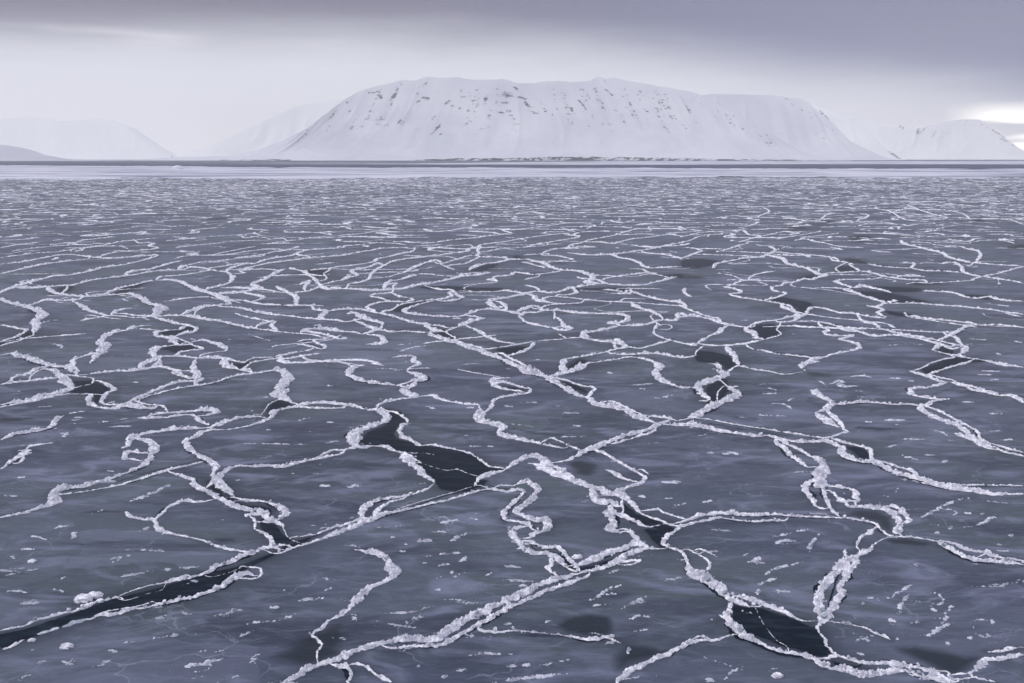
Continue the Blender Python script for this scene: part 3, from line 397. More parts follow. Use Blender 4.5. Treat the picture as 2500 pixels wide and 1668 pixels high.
('medium-length thin straight ridge beside the crossbar ridge', '1269,3918,9 1275,3906,16 1264,3814,16 1264,3726,15 1248,3641,15 1252,3580,8'),
('medium-length slightly curved ridge before the black mouth of the narrow crack', '-705,2592,5 -671,2560,8 -648,2529,11 -631,2488,10 -622,2466,10 -589,2438,6'),
('thin far rim of the dark winding pool', '-2115,4553,5 -2081,4564,10 -2007,4532,10 -1937,4495,10 -1896,4380,9 -1923,4337,9 -1941,4288,9 -1952,4286,5'),
('medium-length doubled-back ridge beyond the lone c-shaped ridge', '-1182,5363,15 -1098,5298,15 -1019,5215,14 -1011,5298,15 -1075,5385,15 -1118,5496,8'),
('medium-length winding ridge before the long grey pool', '1010,2605,5 1001,2603,10 974,2571,13 943,2539,11 910,2488,6 902,2448,4 907,2424,2'),
('medium-length doubled-back ridge beside the white knot on the long diagonal', '-11,4517,16 -84,4464,21 -89,4395,19 -50,4410,18 -47,4425,10'),
('medium-length slim straight ridge beside the broad white knot', '-2218,7374,18 -2144,7497,18 -2045,7539,18 -2022,7755,19 -2004,7787,10'),
('medium-length slightly curved ridge beside the oval floe', '-989,6165,13 -890,5980,24 -831,5875,23 -796,5808,23 -785,5991,13'),
('medium-length straight ridge beside the fat white elbow', '-1385,2876,4 -1371,2874,7 -1327,2894,7 -1291,2914,7 -1264,2934,7 -1253,2941,4'),
('medium-length thin straight ridge beside the fat white bend', '886,5477,8 868,5451,15 780,5341,15 679,5236,14 617,5298,8'),
('medium-length curved ridge before the grey triangle of water', '-1881,7881,13 -1850,7800,23 -1674,7415,26 -1582,7239,27 -1519,6941,22 -1490,6800,12'),
('medium-length slim straight ridge beside the long hairpin ridge', '-3423,10076,16 -3374,10382,16 -3011,10494,16 -2979,10542,9'),
('medium-length slim straight ridge beside the ringed round pool', '2700,8893,10 2671,8667,18 2795,8779,18 2942,8836,18 3091,8893,18 3137,8952,10'),
('medium-length thin straight ridge before the v-shaped black pool', '1992,4425,14 2013,4351,19 2052,4322,13 2055,4260,13 2049,4226,7'),
('stout straight level ridge beside the curved grey pool', '744,8266,18 835,8451,18 989,8612,18 1132,8745,18 1208,8836,10'),
('medium-length thick straight ridge beyond the flat streak of dark water', '-433,8525,28 -311,8612,28 -190,8859,28'),
('medium-length straight ridge before the white knot on the long diagonal', '-83,4398,12 -75,4345,21 -49,4288,16 2,4252,16 53,4224,7 62,4203,4'),
('medium-length winding ridge before the twin long dark pools', '2443,6814,21 2477,6712,21 2490,6613,21 2405,6472,21 2390,6290,20'),
('medium-length thick straight ridge beyond the long hairpin ridge', '-5199,11847,12 -5320,12277,22 -5262,12615,22 -5144,12971,22'),
('short straight ridge beyond the black mouth of the narrow crack', '-756,2688,16 -742,2712,20 -719,2706,17 -710,2712,9'),
('medium-length slightly curved ridge beside the oval black pool', '679,2043,4 664,2015,7 659,1988,6 661,1955,6 657,1924,6 661,1899,6 663,1896,3'),
('medium-length stout straight ridge beside the flat streak of dark water', '-140,7539,24 -51,7581,24 70,7455,24 95,7401,13')]
SMALL_DATA = [
'324,7255,11 271,7255,21 222,7065,21 279,6919,20 368,6870,20',
'1640,3561,20 1652,3502,19 1661,3464,19 1669,3460,11',
'1899,6101,10 1866,5911,18 1868,5808,18 1813,5684,18 1849,5612,18 1907,5612,10',
'-2042,7513,12 -2012,7455,21 -1900,7318,21 -1807,7201,21 -1832,7050,20 -1847,6974,11',
'-1358,5748,7 -1338,5733,13 -1245,5699,13 -1151,5651,13 -1069,5565,13 -1043,5606,7',
'-1170,4960,8 -1133,4960,15 -1068,5036,15 -1004,5094,15',
'4080,8558,11 4067,8504,19 4104,8347,19 4152,8196,19 4162,8050,19',
'-3840,11326,16 -3695,11653,16 -3453,12062,16',
'-1226,5808,9 -1198,5758,17 -1076,5651,16 -978,5519,16 -962,5519,9',
'2054,7845,19 2009,7581,18 2060,7480,18 2053,7415,18 1936,7216,18 1833,7102,18 1800,7028,10',
'-479,2620,5 -472,2614,9 -438,2654,9 -405,2676,9 -394,2665,5',
'4702,11985,7 4827,12126,13 5031,12020,13 5293,12020,13 5456,11915,13 5591,12161,7',
'-2784,10106,11 -2772,10227,19 -2643,10494,19 -2580,10877,20 -2524,10911,11',
'49,14258,17 262,14558,18 532,15033,18 853,15715,19',
'-2305,13107,9 -2253,13169,16 -2062,13426,16 -1922,13829,17 -1795,14258,17 -1800,14558,10',
'1662,7845,22 1720,7737,22 1753,7581,21 1708,7455,21 1626,7431,21',
'-343,2719,2 -335,2747,3 -289,2797,3 -229,2854,3 -167,2907,3 -107,2962,3 -65,2928,3',
'-678,2322,3 -671,2336,5 -644,2331,5 -627,2327,5 -614,2296,5 -621,2266,5 -674,2268,3',
'1150,6791,8 1166,6746,14 1197,6580,14 1235,6423,14 1278,6302,14 1310,6231,14 1295,6056,7',
'-474,5980,7 -438,5964,13 -380,5885,13 -337,5901,13 -388,5748,13 -326,5556,13 -314,5451,7',
'805,1839,3 859,1819,6 858,1808,8 861,1797,3 865,1792,2',
'99,3426,5 139,3493,8 169,3460,8 198,3405,8 235,3351,8 254,3334,4',
'-1533,5862,10 -1542,6007,18 -1481,6129,19 -1460,5964,18 -1407,5849,18 -1385,5765,10',
'127,5426,10 114,5341,18 88,5215,18 41,5114,15 -20,5036,15 -35,5032,8',
'-406,4130,7 -346,4157,12 -311,4104,17 -265,4053,12 -246,4040,6',
'-919,2062,2 -919,2075,4 -892,2097,4 -863,2108,4 -836,2123,4 -825,2138,4 -803,2123,2',
'903,6127,7 877,5964,13 830,5758,13 835,5612,13 875,5496,12 938,5385,12 946,5374,7',
'3359,16863,18 3914,17724,19 4143,17283,19 4369,17283,19',
'-107,5048,7 -58,5094,13 -12,4971,13 39,4861,13 67,4756,12 72,4663,7',
'-3084,9388,10 -3009,9281,19 -2860,9194,18 -2655,8952,18 -2550,8859,10',
'-524,6016,17 -504,5911,30 -461,5808,30 -388,5748,16',
'371,2712,4 392,2682,7 418,2659,7 437,2625,7 471,2614,4',
'-343,5431,6 -330,5474,11 -235,5341,11 -136,5215,11 -75,5256,6',
'-265,4053,5 -246,4040,10 -190,4003,12 -141,3991,11 -127,3906,11 -120,3871,6',
'2051,6735,16 1992,6613,28 1918,6423,19 1836,6302,23 1768,6157,19 1733,6129,10',
'-1739,4773,7 -1721,4763,13 -1645,4705,13 -1575,4661,13 -1527,4675,7',
'8633,21912,29 8185,20314,27 7825,18932,25 7607,17953,24 7501,17283,23',
'3493,12343,24 3702,12569,24 3694,12233,24 3752,12020,24 3758,11933,13',
'3336,12569,16 3669,13045,16 3970,13426,16 4332,13969,17',
'527,3780,6 551,3803,11 600,3787,14 633,3743,11 650,3743,6',
'-1604,9320,19 -1470,9515,19 -1354,9787,19 -1353,10052,11',
'-1054,1911,8 -1042,1930,8 -1030,1955,8',
'315,10583,12 327,10461,21 461,10382,21 569,10151,21 630,9930,21',
'-1375,3536,9 -1371,3512,16 -1376,3455,16 -1360,3400,16 -1367,3364,15',
'16,6470,13 82,6646,24 154,6780,24 195,6701,13',
'-1874,8893,9 -1860,8976,17 -1676,9194,17 -1614,9384,17 -1582,9351,9',
'476,2419,4 494,2381,7 493,2336,7 470,2309,7 443,2303,4',
'7883,16863,20 8248,16660,20 7860,15367,19',
'-1058,13829,21 -853,14112,21 -633,14713,22 -578,14406,12',
'-2550,8859,13 -2597,9071,23 -2595,9410,24 -2537,9608,24 -2488,9581,13',
'-1330,15367,17 -1074,15539,17 -812,15715,17 -612,16462,18',
'-4783,11915,9 -4796,12126,16 -4670,12455,16 -4531,12731,16',
'-5822,11326,18 -5812,11712,18 -5720,12062,18',
'1163,5320,11 1145,5194,20 1147,5063,20 1124,4887,19 1113,4780,11',
'-3133,10456,9 -3148,10542,16 -3080,10964,16 -2964,11516,16',
'2661,8196,21 2666,7955,20 2686,7773,20 2791,7845,11',
'-1596,4065,5 -1572,4053,10 -1534,4015,10 -1475,3986,10 -1435,3973,10 -1370,3859,5',
'-776,9811,9 -695,9581,15 -575,9930,16 -449,10382,16 -374,10414,9',
'5106,15896,16 5538,16080,16 5958,16080,16',
'110,7428,17 164,7255,30 180,7050,22 250,6955,22',
'2249,6407,11 2196,6185,19 2193,6073,19 2224,6007,18 2190,5825,10',
'3256,8382,12 3353,8558,21 3474,8612,21 3544,8504,21',
'2525,5736,11 2497,5612,19 2518,5565,23 2471,5385,18 2437,5296,10',
'-538,3906,6 -533,3918,10 -488,3883,10 -448,3837,10 -411,3758,10 -402,3704,5',
'264,4942,29 242,4728,28 251,4628,27',
'3596,12455,9 3732,12802,16 4087,13169,16 4442,13558,16',
'-2790,9112,9 -2792,9194,17 -2705,9410,17 -2621,9608,17 -2566,9508,9',
'-1994,11279,9 -1974,11516,16 -1803,11712,16 -1660,11915,16 -1639,12020,9',
'-2318,6357,9 -2277,6332,16 -2212,6362,16 -2137,6362,16 -2146,6423,9',
'-1815,6454,14 -1699,6302,14 -1542,6157,13 -1502,6088,7',
'1691,7791,9 1745,7909,16 1903,8196,16 2097,8347,16',
'41,6290,19 90,6485,19 157,6485,19 208,6580,11',
'-622,9320,9 -575,9449,17 -444,9608,17 -375,10032,17 -320,10288,10',
'890,12126,20 1066,12126,20 1204,11915,20 1267,12020,11',
'2367,7773,14 2481,7773,14 2609,7711,14 2683,7802,8',
'9241,19738,21 9101,18677,20 9168,17953,19',
'-2262,15033,22 -2043,14713,22 -1853,14558,22 -1747,14558,22',
'903,1800,7 924,1789,7 937,1781,7',
'1930,4543,7 1968,4574,12 1989,4495,12 2023,4464,12 2003,4388,6',
'-2584,6352,11 -2627,6485,21 -2629,6613,21 -2575,6679,21',
'-1665,7431,9 -1626,7497,17 -1555,7581,17 -1527,7845,17 -1513,7863,9',
'349,1916,3 356,1933,5 379,1955,5 406,1970,5 421,1953,3',
'-337,3187,3 -303,3195,3 -266,3155,3 -216,3116,3 -178,3124,5 -139,3078,3 -93,3041,3',
'2802,7909,9 2791,7845,17 2842,7667,17 2880,7497,17',
'2960,11516,25 2961,11326,25 2900,10964,25 2750,10624,25 2616,10335,25 2574,10227,13',
'1967,8246,10 2048,8504,18 2164,8722,18 2377,8952,18',
'1404,5932,14 1388,5758,26 1405,5670,25 1388,5534,14',
'-2627,6485,7 -2596,6454,12 -2508,6423,12 -2428,6362,12 -2314,6332,7',
'-1639,3436,9 -1675,3414,9 -1701,3382,9 -1691,3338,5',
'-1031,5786,8 -1003,5758,14 -922,5733,14 -871,5675,14 -842,5709,8',
'-1061,7318,18 -1018,7398,18 -919,7480,18 -912,7670,10',
'-2623,6332,5 -2625,6362,10 -2501,6332,10 -2395,6272,10 -2314,6332,5',
'-449,7522,6 -408,7581,11 -251,7539,11 -107,7539,11',
'-1196,5429,11 -1145,5496,11 -1064,5496,11 -1027,5584,6',
'6915,20924,25 6950,20314,25 7303,20314,25 7657,21051,25',
'6528,16462,18 6943,16660,18 7296,16863,18 7501,17283,10',
'858,1808,3 901,1814,6 903,1800,6 907,1798,3',
'806,7581,6 854,7711,11 1160,7711,11',
'2860,12020,20 2499,11326,20 2324,10964,20',
'-1715,7974,22 -1678,8196,22 -1636,7817,22 -1579,7553,12',
'-1087,6164,9 -1065,6129,16 -1011,6129,16 -968,6203,16 -939,6266,9',
'-1763,12802,14 -1549,13045,14 -1308,13296,14',
'1703,10101,12 1811,10304,23 1943,10624,23 2068,10877,23 2100,10964,13',
'606,6084,37 652,6007,37 656,5964,20',
'-2625,6362,8 -2623,6332,15 -2661,6243,15 -2707,6157,15',
'-181,8276,11 -145,8504,19 -20,8612,20 31,8836,11',
'3752,12020,13 3782,11516,13 4002,11326,13',
'-1518,7800,19 -1426,7667,18 -1332,7711,18 -1312,7703,10',
'703,7667,15 806,7581,15 881,7455,15 909,7536,8',
'1572,4532,14 1632,4548,14 1668,4517,14',
'4679,16863,18 4856,16462,18 5083,16269,18',
'-541,3388,5 -545,3376,10 -595,3341,10 -621,3346,5',
'2229,5186,20 2307,5298,21 2337,5407,21 2316,5435,12',
'-664,3242,5 -658,3277,9 -621,3346,9 -595,3341,5',
'113,10461,18 252,10542,18 378,10624,18 394,10422,10',
'2020,11967,10 2072,12126,18 2199,12343,18 2455,13045,18 2530,13045,18',
'6391,18430,30 6384,17953,29 6023,17070,28 5784,16660,27 5538,16080,14',
'-5244,13478,18 -5157,13611,18 -5098,13885,19 -4942,13348,18',
'464,2438,3 488,2448,6 507,2429,6 524,2400,6',
'553,8504,28 604,8347,27 670,8399,27',
'314,9581,9 375,9718,17 557,9930,17 600,10039,10',
'1670,6105,6 1626,5964,11 1574,5834,10 1556,5670,10 1457,5542,10 1412,5496,5',
'1937,11326,22 2037,11326,22 2100,10964,21',
'-3635,7845,10 -3628,7881,19 -3521,7927,19 -3518,7974,10',
'-2580,10877,11 -2524,10911,20 -2448,11458,20',
'-2773,5298,12 -2769,5385,12 -2745,5451,12 -2757,5542,7',
'2350,5363,15 2342,5215,14 2437,5296,8',
'2080,13318,15 2135,13296,27 2228,13045,27 2268,13045,15',
'-633,14713,8 -578,14406,14 -159,14406,14 -114,14026,7',
'3264,10189,10 3198,9887,17 3258,9718,17 3274,9515,17',
'-4503,14112,13 -4449,14406,14 -4201,14713,14',
'1169,2384,3 1217,2419,5 1234,2443,10 1231,2414,4 1229,2405,2',
'-393,7955,11 -150,8098,11 -132,8216,6',
'-263,4695,6 -191,4628,5 -65,4532,5 -48,4490,4',
'928,5403,9 937,5385,16 990,5320,16 1021,5383,9',
'2477,6712,13 2584,6870,24 2648,6919,25',
'8584,19738,24 8287,18430,22 7712,16863,20',
'4256,17283,14 4376,17724,26 4930,19193,28 5172,20615,30',
'892,2816,5 890,2778,8 903,2754,8 927,2762,4',
'-6336,12343,15 -6143,12500,15 -6103,12569,8',
'1654,6174,9 1657,6101,16 1733,6129,16 1768,6157,9',
'-1058,7294,16 -931,7140,16 -881,6991,9',
'-134,7043,10 -78,6955,19 -46,6780,19 -36,6543,10',
'551,2111,2 549,2050,2 551,2008,2 557,1955,2 572,1924,2 569,1898,2',
'-1676,9194,8 -1659,8952,15 -1655,8722,15 -1580,8451,15 -1571,8266,14 -1618,8196,8',
'1200,9071,13 1208,8836,12 1309,8558,12 1338,8383,7',
'-2305,10583,13 -2238,10461,23 -2115,10304,23 -2040,10151,12',
'-1683,3316,5 -1651,3235,9 -1649,3191,9 -1677,3199,5',
'3271,13045,16 3575,13558,16 3781,13885,17',
'-215,8316,27 -116,8196,27',
'-1922,4178,4 -1915,4184,6 -1821,4184,6 -1746,4161,4',
'-916,2159,2 -887,2145,2 -855,2176,2 -826,2200,2 -828,2242,2',
'-6143,12500,12 -6103,12569,22 -6088,12850,22',
'-4265,12277,16 -4108,12569,16 -4127,12684,9',
'98,7955,17 187,7773,17 206,7641,17 214,7518,9',
'877,5964,5 947,6018,9 965,5911,8 918,5834,8 853,5859,5',
'856,1786,2 865,1792,5 889,1794,5 903,1800,3',
'-302,6400,9 -287,6362,16 -220,6302,16 -186,6248,9',
'-1881,7881,16 -1758,7641,15 -1647,7390,15 -1628,7326,8',
'3265,6504,10 3245,6423,18 3269,6320,18',
'-1557,8002,8 -1513,8021,14 -1430,8296,14',
'-749,2700,5 -724,2659,8 -705,2592,8',
'1935,8221,6 1926,8296,10 1910,8612,11 1817,8779,11',
'337,2848,4 323,2803,8 321,2741,7 308,2698,4',
'1358,7746,22 1302,7488,21 1315,7247,21',
'-4692,12399,10 -4469,11957,18 -4402,12062,18 -4264,11888,10',
'6925,18430,19 7641,19738,20 8216,20615,21',
'-1002,7974,19 -940,8050,19 -942,7863,19 -925,7703,10',
'-6067,13747,15 -5962,13829,15 -5883,14026,15',
'5008,16333,12 5217,16863,23 5629,17953,24 6016,18677,25',
'-3571,13136,12 -3401,12731,22 -3332,12971,22',
'708,11746,10 728,11516,18 879,11516,18 892,11389,10',
'3564,15198,16 3626,15198,29 3929,15896,30',
'-1621,12963,15 -1539,12802,27 -1487,13169,27',
'1013,14713,22 1050,14935,22 1180,14935,22 1080,14467,21',
'1360,5565,19 1402,5519,19 1406,5491,10',
'-3029,12569,20 -2909,12684,20 -2767,12255,11',
'-4900,11043,12 -4801,10877,21 -4758,10999,21 -4840,11270,12',
'434,2438,2 458,2448,4 476,2419,4 501,2435,2',
'1609,16462,24 1670,15896,24 1765,15715,23',
'866,2448,8 854,2400,8 855,2375,5',
'3266,9615,12 3203,9384,22 3180,9194,22 3137,8952,22',
'2120,4144,5 2151,4170,10 2161,4091,10',
'-973,4115,3 -982,4104,5 -1005,3998,5 -1000,3925,5 -992,3798,3',
'1025,2539,2 990,2518,4 946,2473,4 930,2448,4 928,2443,2',
'-2273,4753,4 -2266,4728,8 -2265,4622,8 -2240,4526,8 -2203,4434,4',
'-159,14406,14 -114,14026,25 8,13558,24',
'-5689,12343,24 -5645,12569,24',
'-759,2292,2 -732,2275,2 -699,2296,2 -678,2322,2 -671,2336,2',
'1002,4604,6 1024,4628,11 1074,4728,11 1113,4780,6',
'-2270,5905,5 -2233,5859,8 -2102,5808,8 -2068,5758,5',
'-695,9581,9 -622,9320,17 -526,9071,17',
'-1211,8407,6 -1190,8399,10 -1055,8504,10 -1030,8612,6',
'-639,2625,2 -630,2603,3 -604,2539,3 -581,2508,3 -547,2483,2',
'-978,5519,12 -962,5519,21 -930,5519,21',
'102,8296,13 217,8504,13 248,8722,7',
'-2100,6757,6 -2103,6712,11 -2101,6548,11 -2052,6362,11 -2044,6300,6',
'2917,8826,7 2928,8893,13 2986,9157,13 3128,9449,14 3261,9683,8',
'-1597,4971,5 -1605,5055,9 -1570,5114,9 -1561,5134,5',
'-3684,13220,18 -3516,13094,18 -3555,13391,10',
'399,3109,3 424,3124,6 441,3075,6',
'-2017,7079,6 -1961,7065,11 -1909,7065,11 -1873,7001,6',
'958,4361,4 903,4238,6 869,4104,6 857,4015,3',
'-2827,5603,5 -2757,5542,8 -2755,5660,8',
'-3393,7415,8 -3389,7447,15 -3468,7702,15 -3557,7912,9',
'-3393,7415,8 -3411,7497,15 -3472,7711,15 -3557,7912,9',
'460,2071,6 470,2057,6 476,2058,3',
'1061,5343,4 1017,5256,8 968,5134,8 946,5036,8',
'937,4470,4 957,4440,6 959,4322,6 966,4294,4',
'2373,14406,29 2408,14112,29',
'-4917,15715,21 -4802,15787,21',
'279,6580,6 277,6392,11 265,6214,11',
'268,5684,9 300,5565,9 302,5519,5']
LEAD_DATA = [
'-1094,1978 -1052,2002 -1015,2043 -977,2082 -938,2130 -889,2176 -835,2216 -782,2266 -740,2300 -677,2345 -610,2434 -590,2478 -547,2531 -548,2498 -606,2414 -657,2325 -667,2307 -681,2281 -699,2220 -762,2151 -823,2134 -865,2111 -916,2075 -930,2056 -965,2039 -982,2006 -1013,1972 -1035,1952 -1063,1917',
'-945,2990 -877,2881 -822,2822 -777,2784 -718,2766 -692,2729 -683,2659 -653,2614 -612,2539 -585,2508 -597,2476 -629,2498 -670,2571 -697,2614 -712,2694 -768,2747 -851,2835 -907,2907 -963,3005',
'150,2340 171,2329 208,2345 268,2395 263,2380 225,2334 187,2305 162,2305',
'-593,3925 -532,3906 -485,3814 -476,3694 -502,3637 -533,3580 -543,3502 -538,3436 -507,3400 -453,3382 -390,3320 -339,3260 -317,3187 -270,3078 -235,2983 -217,2928 -167,2906 -123,2921 -97,2959 -81,3005 -104,3026 -78,3078 -36,3124 -65,3155 -95,3203 -138,3294 -217,3364 -285,3391 -329,3418 -407,3474 -431,3541 -434,3662 -415,3747 -416,3814 -452,3878 -517,3930',
'330,2791 349,2729 373,2694 398,2665 435,2614 444,2592 411,2590 378,2609 344,2659 324,2694 318,2741',
'364,2592 407,2590 441,2590 410,2539 402,2488 394,2458 376,2508',
'502,2123 534,2108 567,2097 600,2071 620,2050 648,2015 660,2002 657,1962 657,1924 655,1899 636,1884 617,1890 593,1911 562,1930 534,1962 506,1988 490,2029 494,2078',
'647,1862 669,1848 705,1844 674,1838 650,1845',
'1854,7102 1968,7216 2042,7102 2093,6955 2056,6780 1973,6613 1945,6517 1872,6362 1852,6392 1911,6548 1942,6746 1915,6941',
'1470,5975 1582,6034 1626,5964 1563,5758 1506,5589 1422,5533 1421,5699 1433,5859',
'975,5174 1048,5134 1107,5055 1120,4942 1103,4798 1063,4712 1028,4712 1042,4798 1016,4861 928,4898',
'909,4395 977,4486 959,4294 920,4170 857,4040 812,3966 811,4040 848,4170 854,4280',
'1180,3387 1225,3369 1233,3320 1213,3249 1188,3249 1183,3320',
'1976,4695 2104,4833 2254,4979 2321,4979 2367,4887 2263,4851 2131,4728 2025,4628 1961,4574',
'2333,5341 2342,5215 2280,5055 2242,5055 2255,5174',
'2497,6580 2558,6485 2598,6392 2499,6332 2465,6441',
'2629,7539 2836,7497 2853,7255 2933,6955 2746,6977 2663,7087 2640,7318',
'2883,7845 3166,7773 3134,7581 2903,7530',
'3387,7374 3487,7334 3504,7255 3432,7102 3376,7162',
'-455,5849 -383,5798 -322,5556 -335,5496 -396,5612 -456,5748',
'228,4434 300,4322 324,4205 272,4288',
'-800,6568 -755,6780 -688,6912 -593,6991 -678,6800 -716,6600 -726,6510',
'280,4780 341,4934 375,4898 316,4773 266,4655',
'503,7711 769,7773 928,7667 756,7632',
'-82,5207 42,5290 85,5248 3,5086 -50,5114',
'-49,4322 15,4308 47,4260 9,4246',
'-2821,5393 -2820,5589 -2847,5783 -2763,5660 -2757,5542 -2770,5420 -2779,5311',
'-2051,5733 -2005,5798 -1956,5834 -1946,5911 -1900,5849 -1906,5733 -1947,5651 -1997,5627',
'-1896,5474 -1787,5363 -1703,5248 -1716,5166 -1750,5106 -1818,5174 -1871,5215 -1836,5320',
'-1386,4833 -1324,4815 -1307,4861 -1276,4688 -1327,4722',
'-2000,4440 -1914,4440 -1875,4410 -1781,4288 -1752,4184 -1726,4073 -1736,4023 -1795,4152 -1868,4192 -1917,4219 -1943,4322',
'-994,3949 -975,4073 -921,4023 -929,3925 -971,3855',
'-3568,7773 -3481,7863 -3389,7572 -3411,7472',
'-2994,7472 -3048,7909 -3001,8098 -2931,7598',
'-1882,8952 -1787,9071 -1659,8952 -1606,8525 -1690,8504',
'-5137,16660 -5026,17112 -4757,16945 -4895,16660',
'-367,9071 -243,9449 -135,9581 -208,9096 -323,8952',
'-9,10151 51,10382 109,10076',
'-730,7817 -551,7881 -316,7790 -64,7746 -196,7572 -420,7598 -628,7684',
'1330,8612 1449,8722 1485,8634 1445,8399 1388,8504',
'2485,8504 2645,8667 2553,8399 2464,8347',
'3067,9345 3185,9371 3146,9096 3026,8893 2953,8952',
'3361,10076 3478,10032 3433,9608 3343,9718',
'5729,11516 6013,11712 5771,11233 5624,11233',
'3272,8069 3461,8098 3453,8021 3262,7955',
'2613,7555 2724,7555 2826,7472 2908,7231 2924,6934 2684,6948 2622,7117',
'1690,9858 1874,10076 2042,9887 1898,9449 1713,9194 1600,9320',
'4428,13045 4660,13220 4583,12731 4262,12126 4247,12343',
'4004,14713 4280,14935 4188,14317 3924,14112',
'4855,16541 5095,16620 5106,15969 4884,16080',
'7798,16945 7715,16346 7474,16080']
CRACK_DATA = [
'-591,2483,4 -527,2544,4 -471,2609,4',
'-1250,2990,5 -1200,3063,5 -1151,3124,5 -1079,3195,5 -1050,3227,5',
'-80,2976,5 -34,2932,5 11,2932,5 39,2907,5 23,2828,4 -7,2747,4 -7,2696,4 22,2676,4 50,2642,4 65,2587,4',
'44,2488,5 62,2448,5 92,2434,5 117,2424,5 131,2391,5 143,2345,5 159,2309,5',
'-326,2741,6 -287,2778,6 -248,2816,6 -200,2867,6 -145,2914,6 -84,2969,7',
'805,2300,5 782,2258,5 760,2208,5 735,2153,5 715,2108,5',
'722,3737,6 812,3658,6 935,3576,6 999,3533,6 1093,3491,6',
'1244,3121,5 1272,3083,4 1285,3059,4',
'-12,4923,8 53,4791,8',
'553,5290,10 537,5174,10 431,5048,9 343,4971,9 275,4815,9',
'-1454,3959,10 -1445,3902,9 -1449,3832,9',
'-1248,3832,8 -1210,3765,8 -1166,3694,8',
'-1171,5465,10 -1081,5333,10 -1025,5248,10 -1063,5126,9']
SOFT_DATA = [
(10, '-1237,2723 -1188,2746 -1122,2739 -1110,2717 -1177,2720'),
(15, '-795,2524 -748,2524 -733,2498 -778,2493'),
(21, '-487,1881 -464,1936 -425,1968 -378,2022 -353,1962 -350,1893 -373,1857 -428,1839'),
(12, '918,2747 945,2715 994,2735 1044,2735 1071,2694 1062,2637 1029,2571 1021,2603 1021,2648 992,2671 942,2706 921,2729'),
(16, '793,1924 841,1930 885,1905 925,1881 969,1893 919,1834 875,1800 853,1817 827,1857 799,1899'),
(9, '996,2524 1057,2520 1120,2488 1075,2470 1006,2490'),
(11, '96,2015 123,2050 170,2075 217,2064 220,2015 202,1972 162,1976 117,1988'),
(5, '7,1976 45,1980 85,1978 131,1968 44,1965'),
(18, '238,1936 280,1930 321,1899 288,1875 238,1851 208,1822 207,1869'),
(18, '1353,5134 1456,5094 1622,5017 1525,4942 1430,4998'),
(14, '1304,3662 1378,3652 1459,3621 1521,3611 1369,3597 1295,3621'),
(21, '1388,4645 1466,4628 1491,4532 1408,4548'),
(10, '-14,3641 67,3590 205,3531 193,3512 66,3557'),
(19, '177,3203 226,3219 282,3183 287,3124 244,3063 208,3078'),
(10, '-2005,3780 -1937,3792 -1852,3780 -1910,3726 -1972,3715'),
(20, '1484,8634 1611,8634 1658,8420 1537,8296 1436,8347')]
BLOCK_DATA = [
('biggest round white block in the pile on the far edge of the black lead', '-986,2145,34'),
('second block, squat and pressed against the biggest one by the black lead', '-968,2167,26'),
('small block on the viewer side of the pile at the black lead', '-964,2114,16'),
('outermost small block of the pile, furthest along the black lead', '-945,2139,15'),
('tiny loose block among the tilted plates of the black lead', '-1012,1950,12'),
('round snow lump alone on the ice above the block pile', '-1210,2368,15'),
('white snow lump alone on the ice below the black lead', '-926,1921,21'),
('block standing beside the fork of the short black slot', '166,2395,20'),
('oval ice block lying alone below the oval black pool', '521,1803,17'),
('white mound of ice on the near edge of the distant snow band', '-31951,96581,783')]
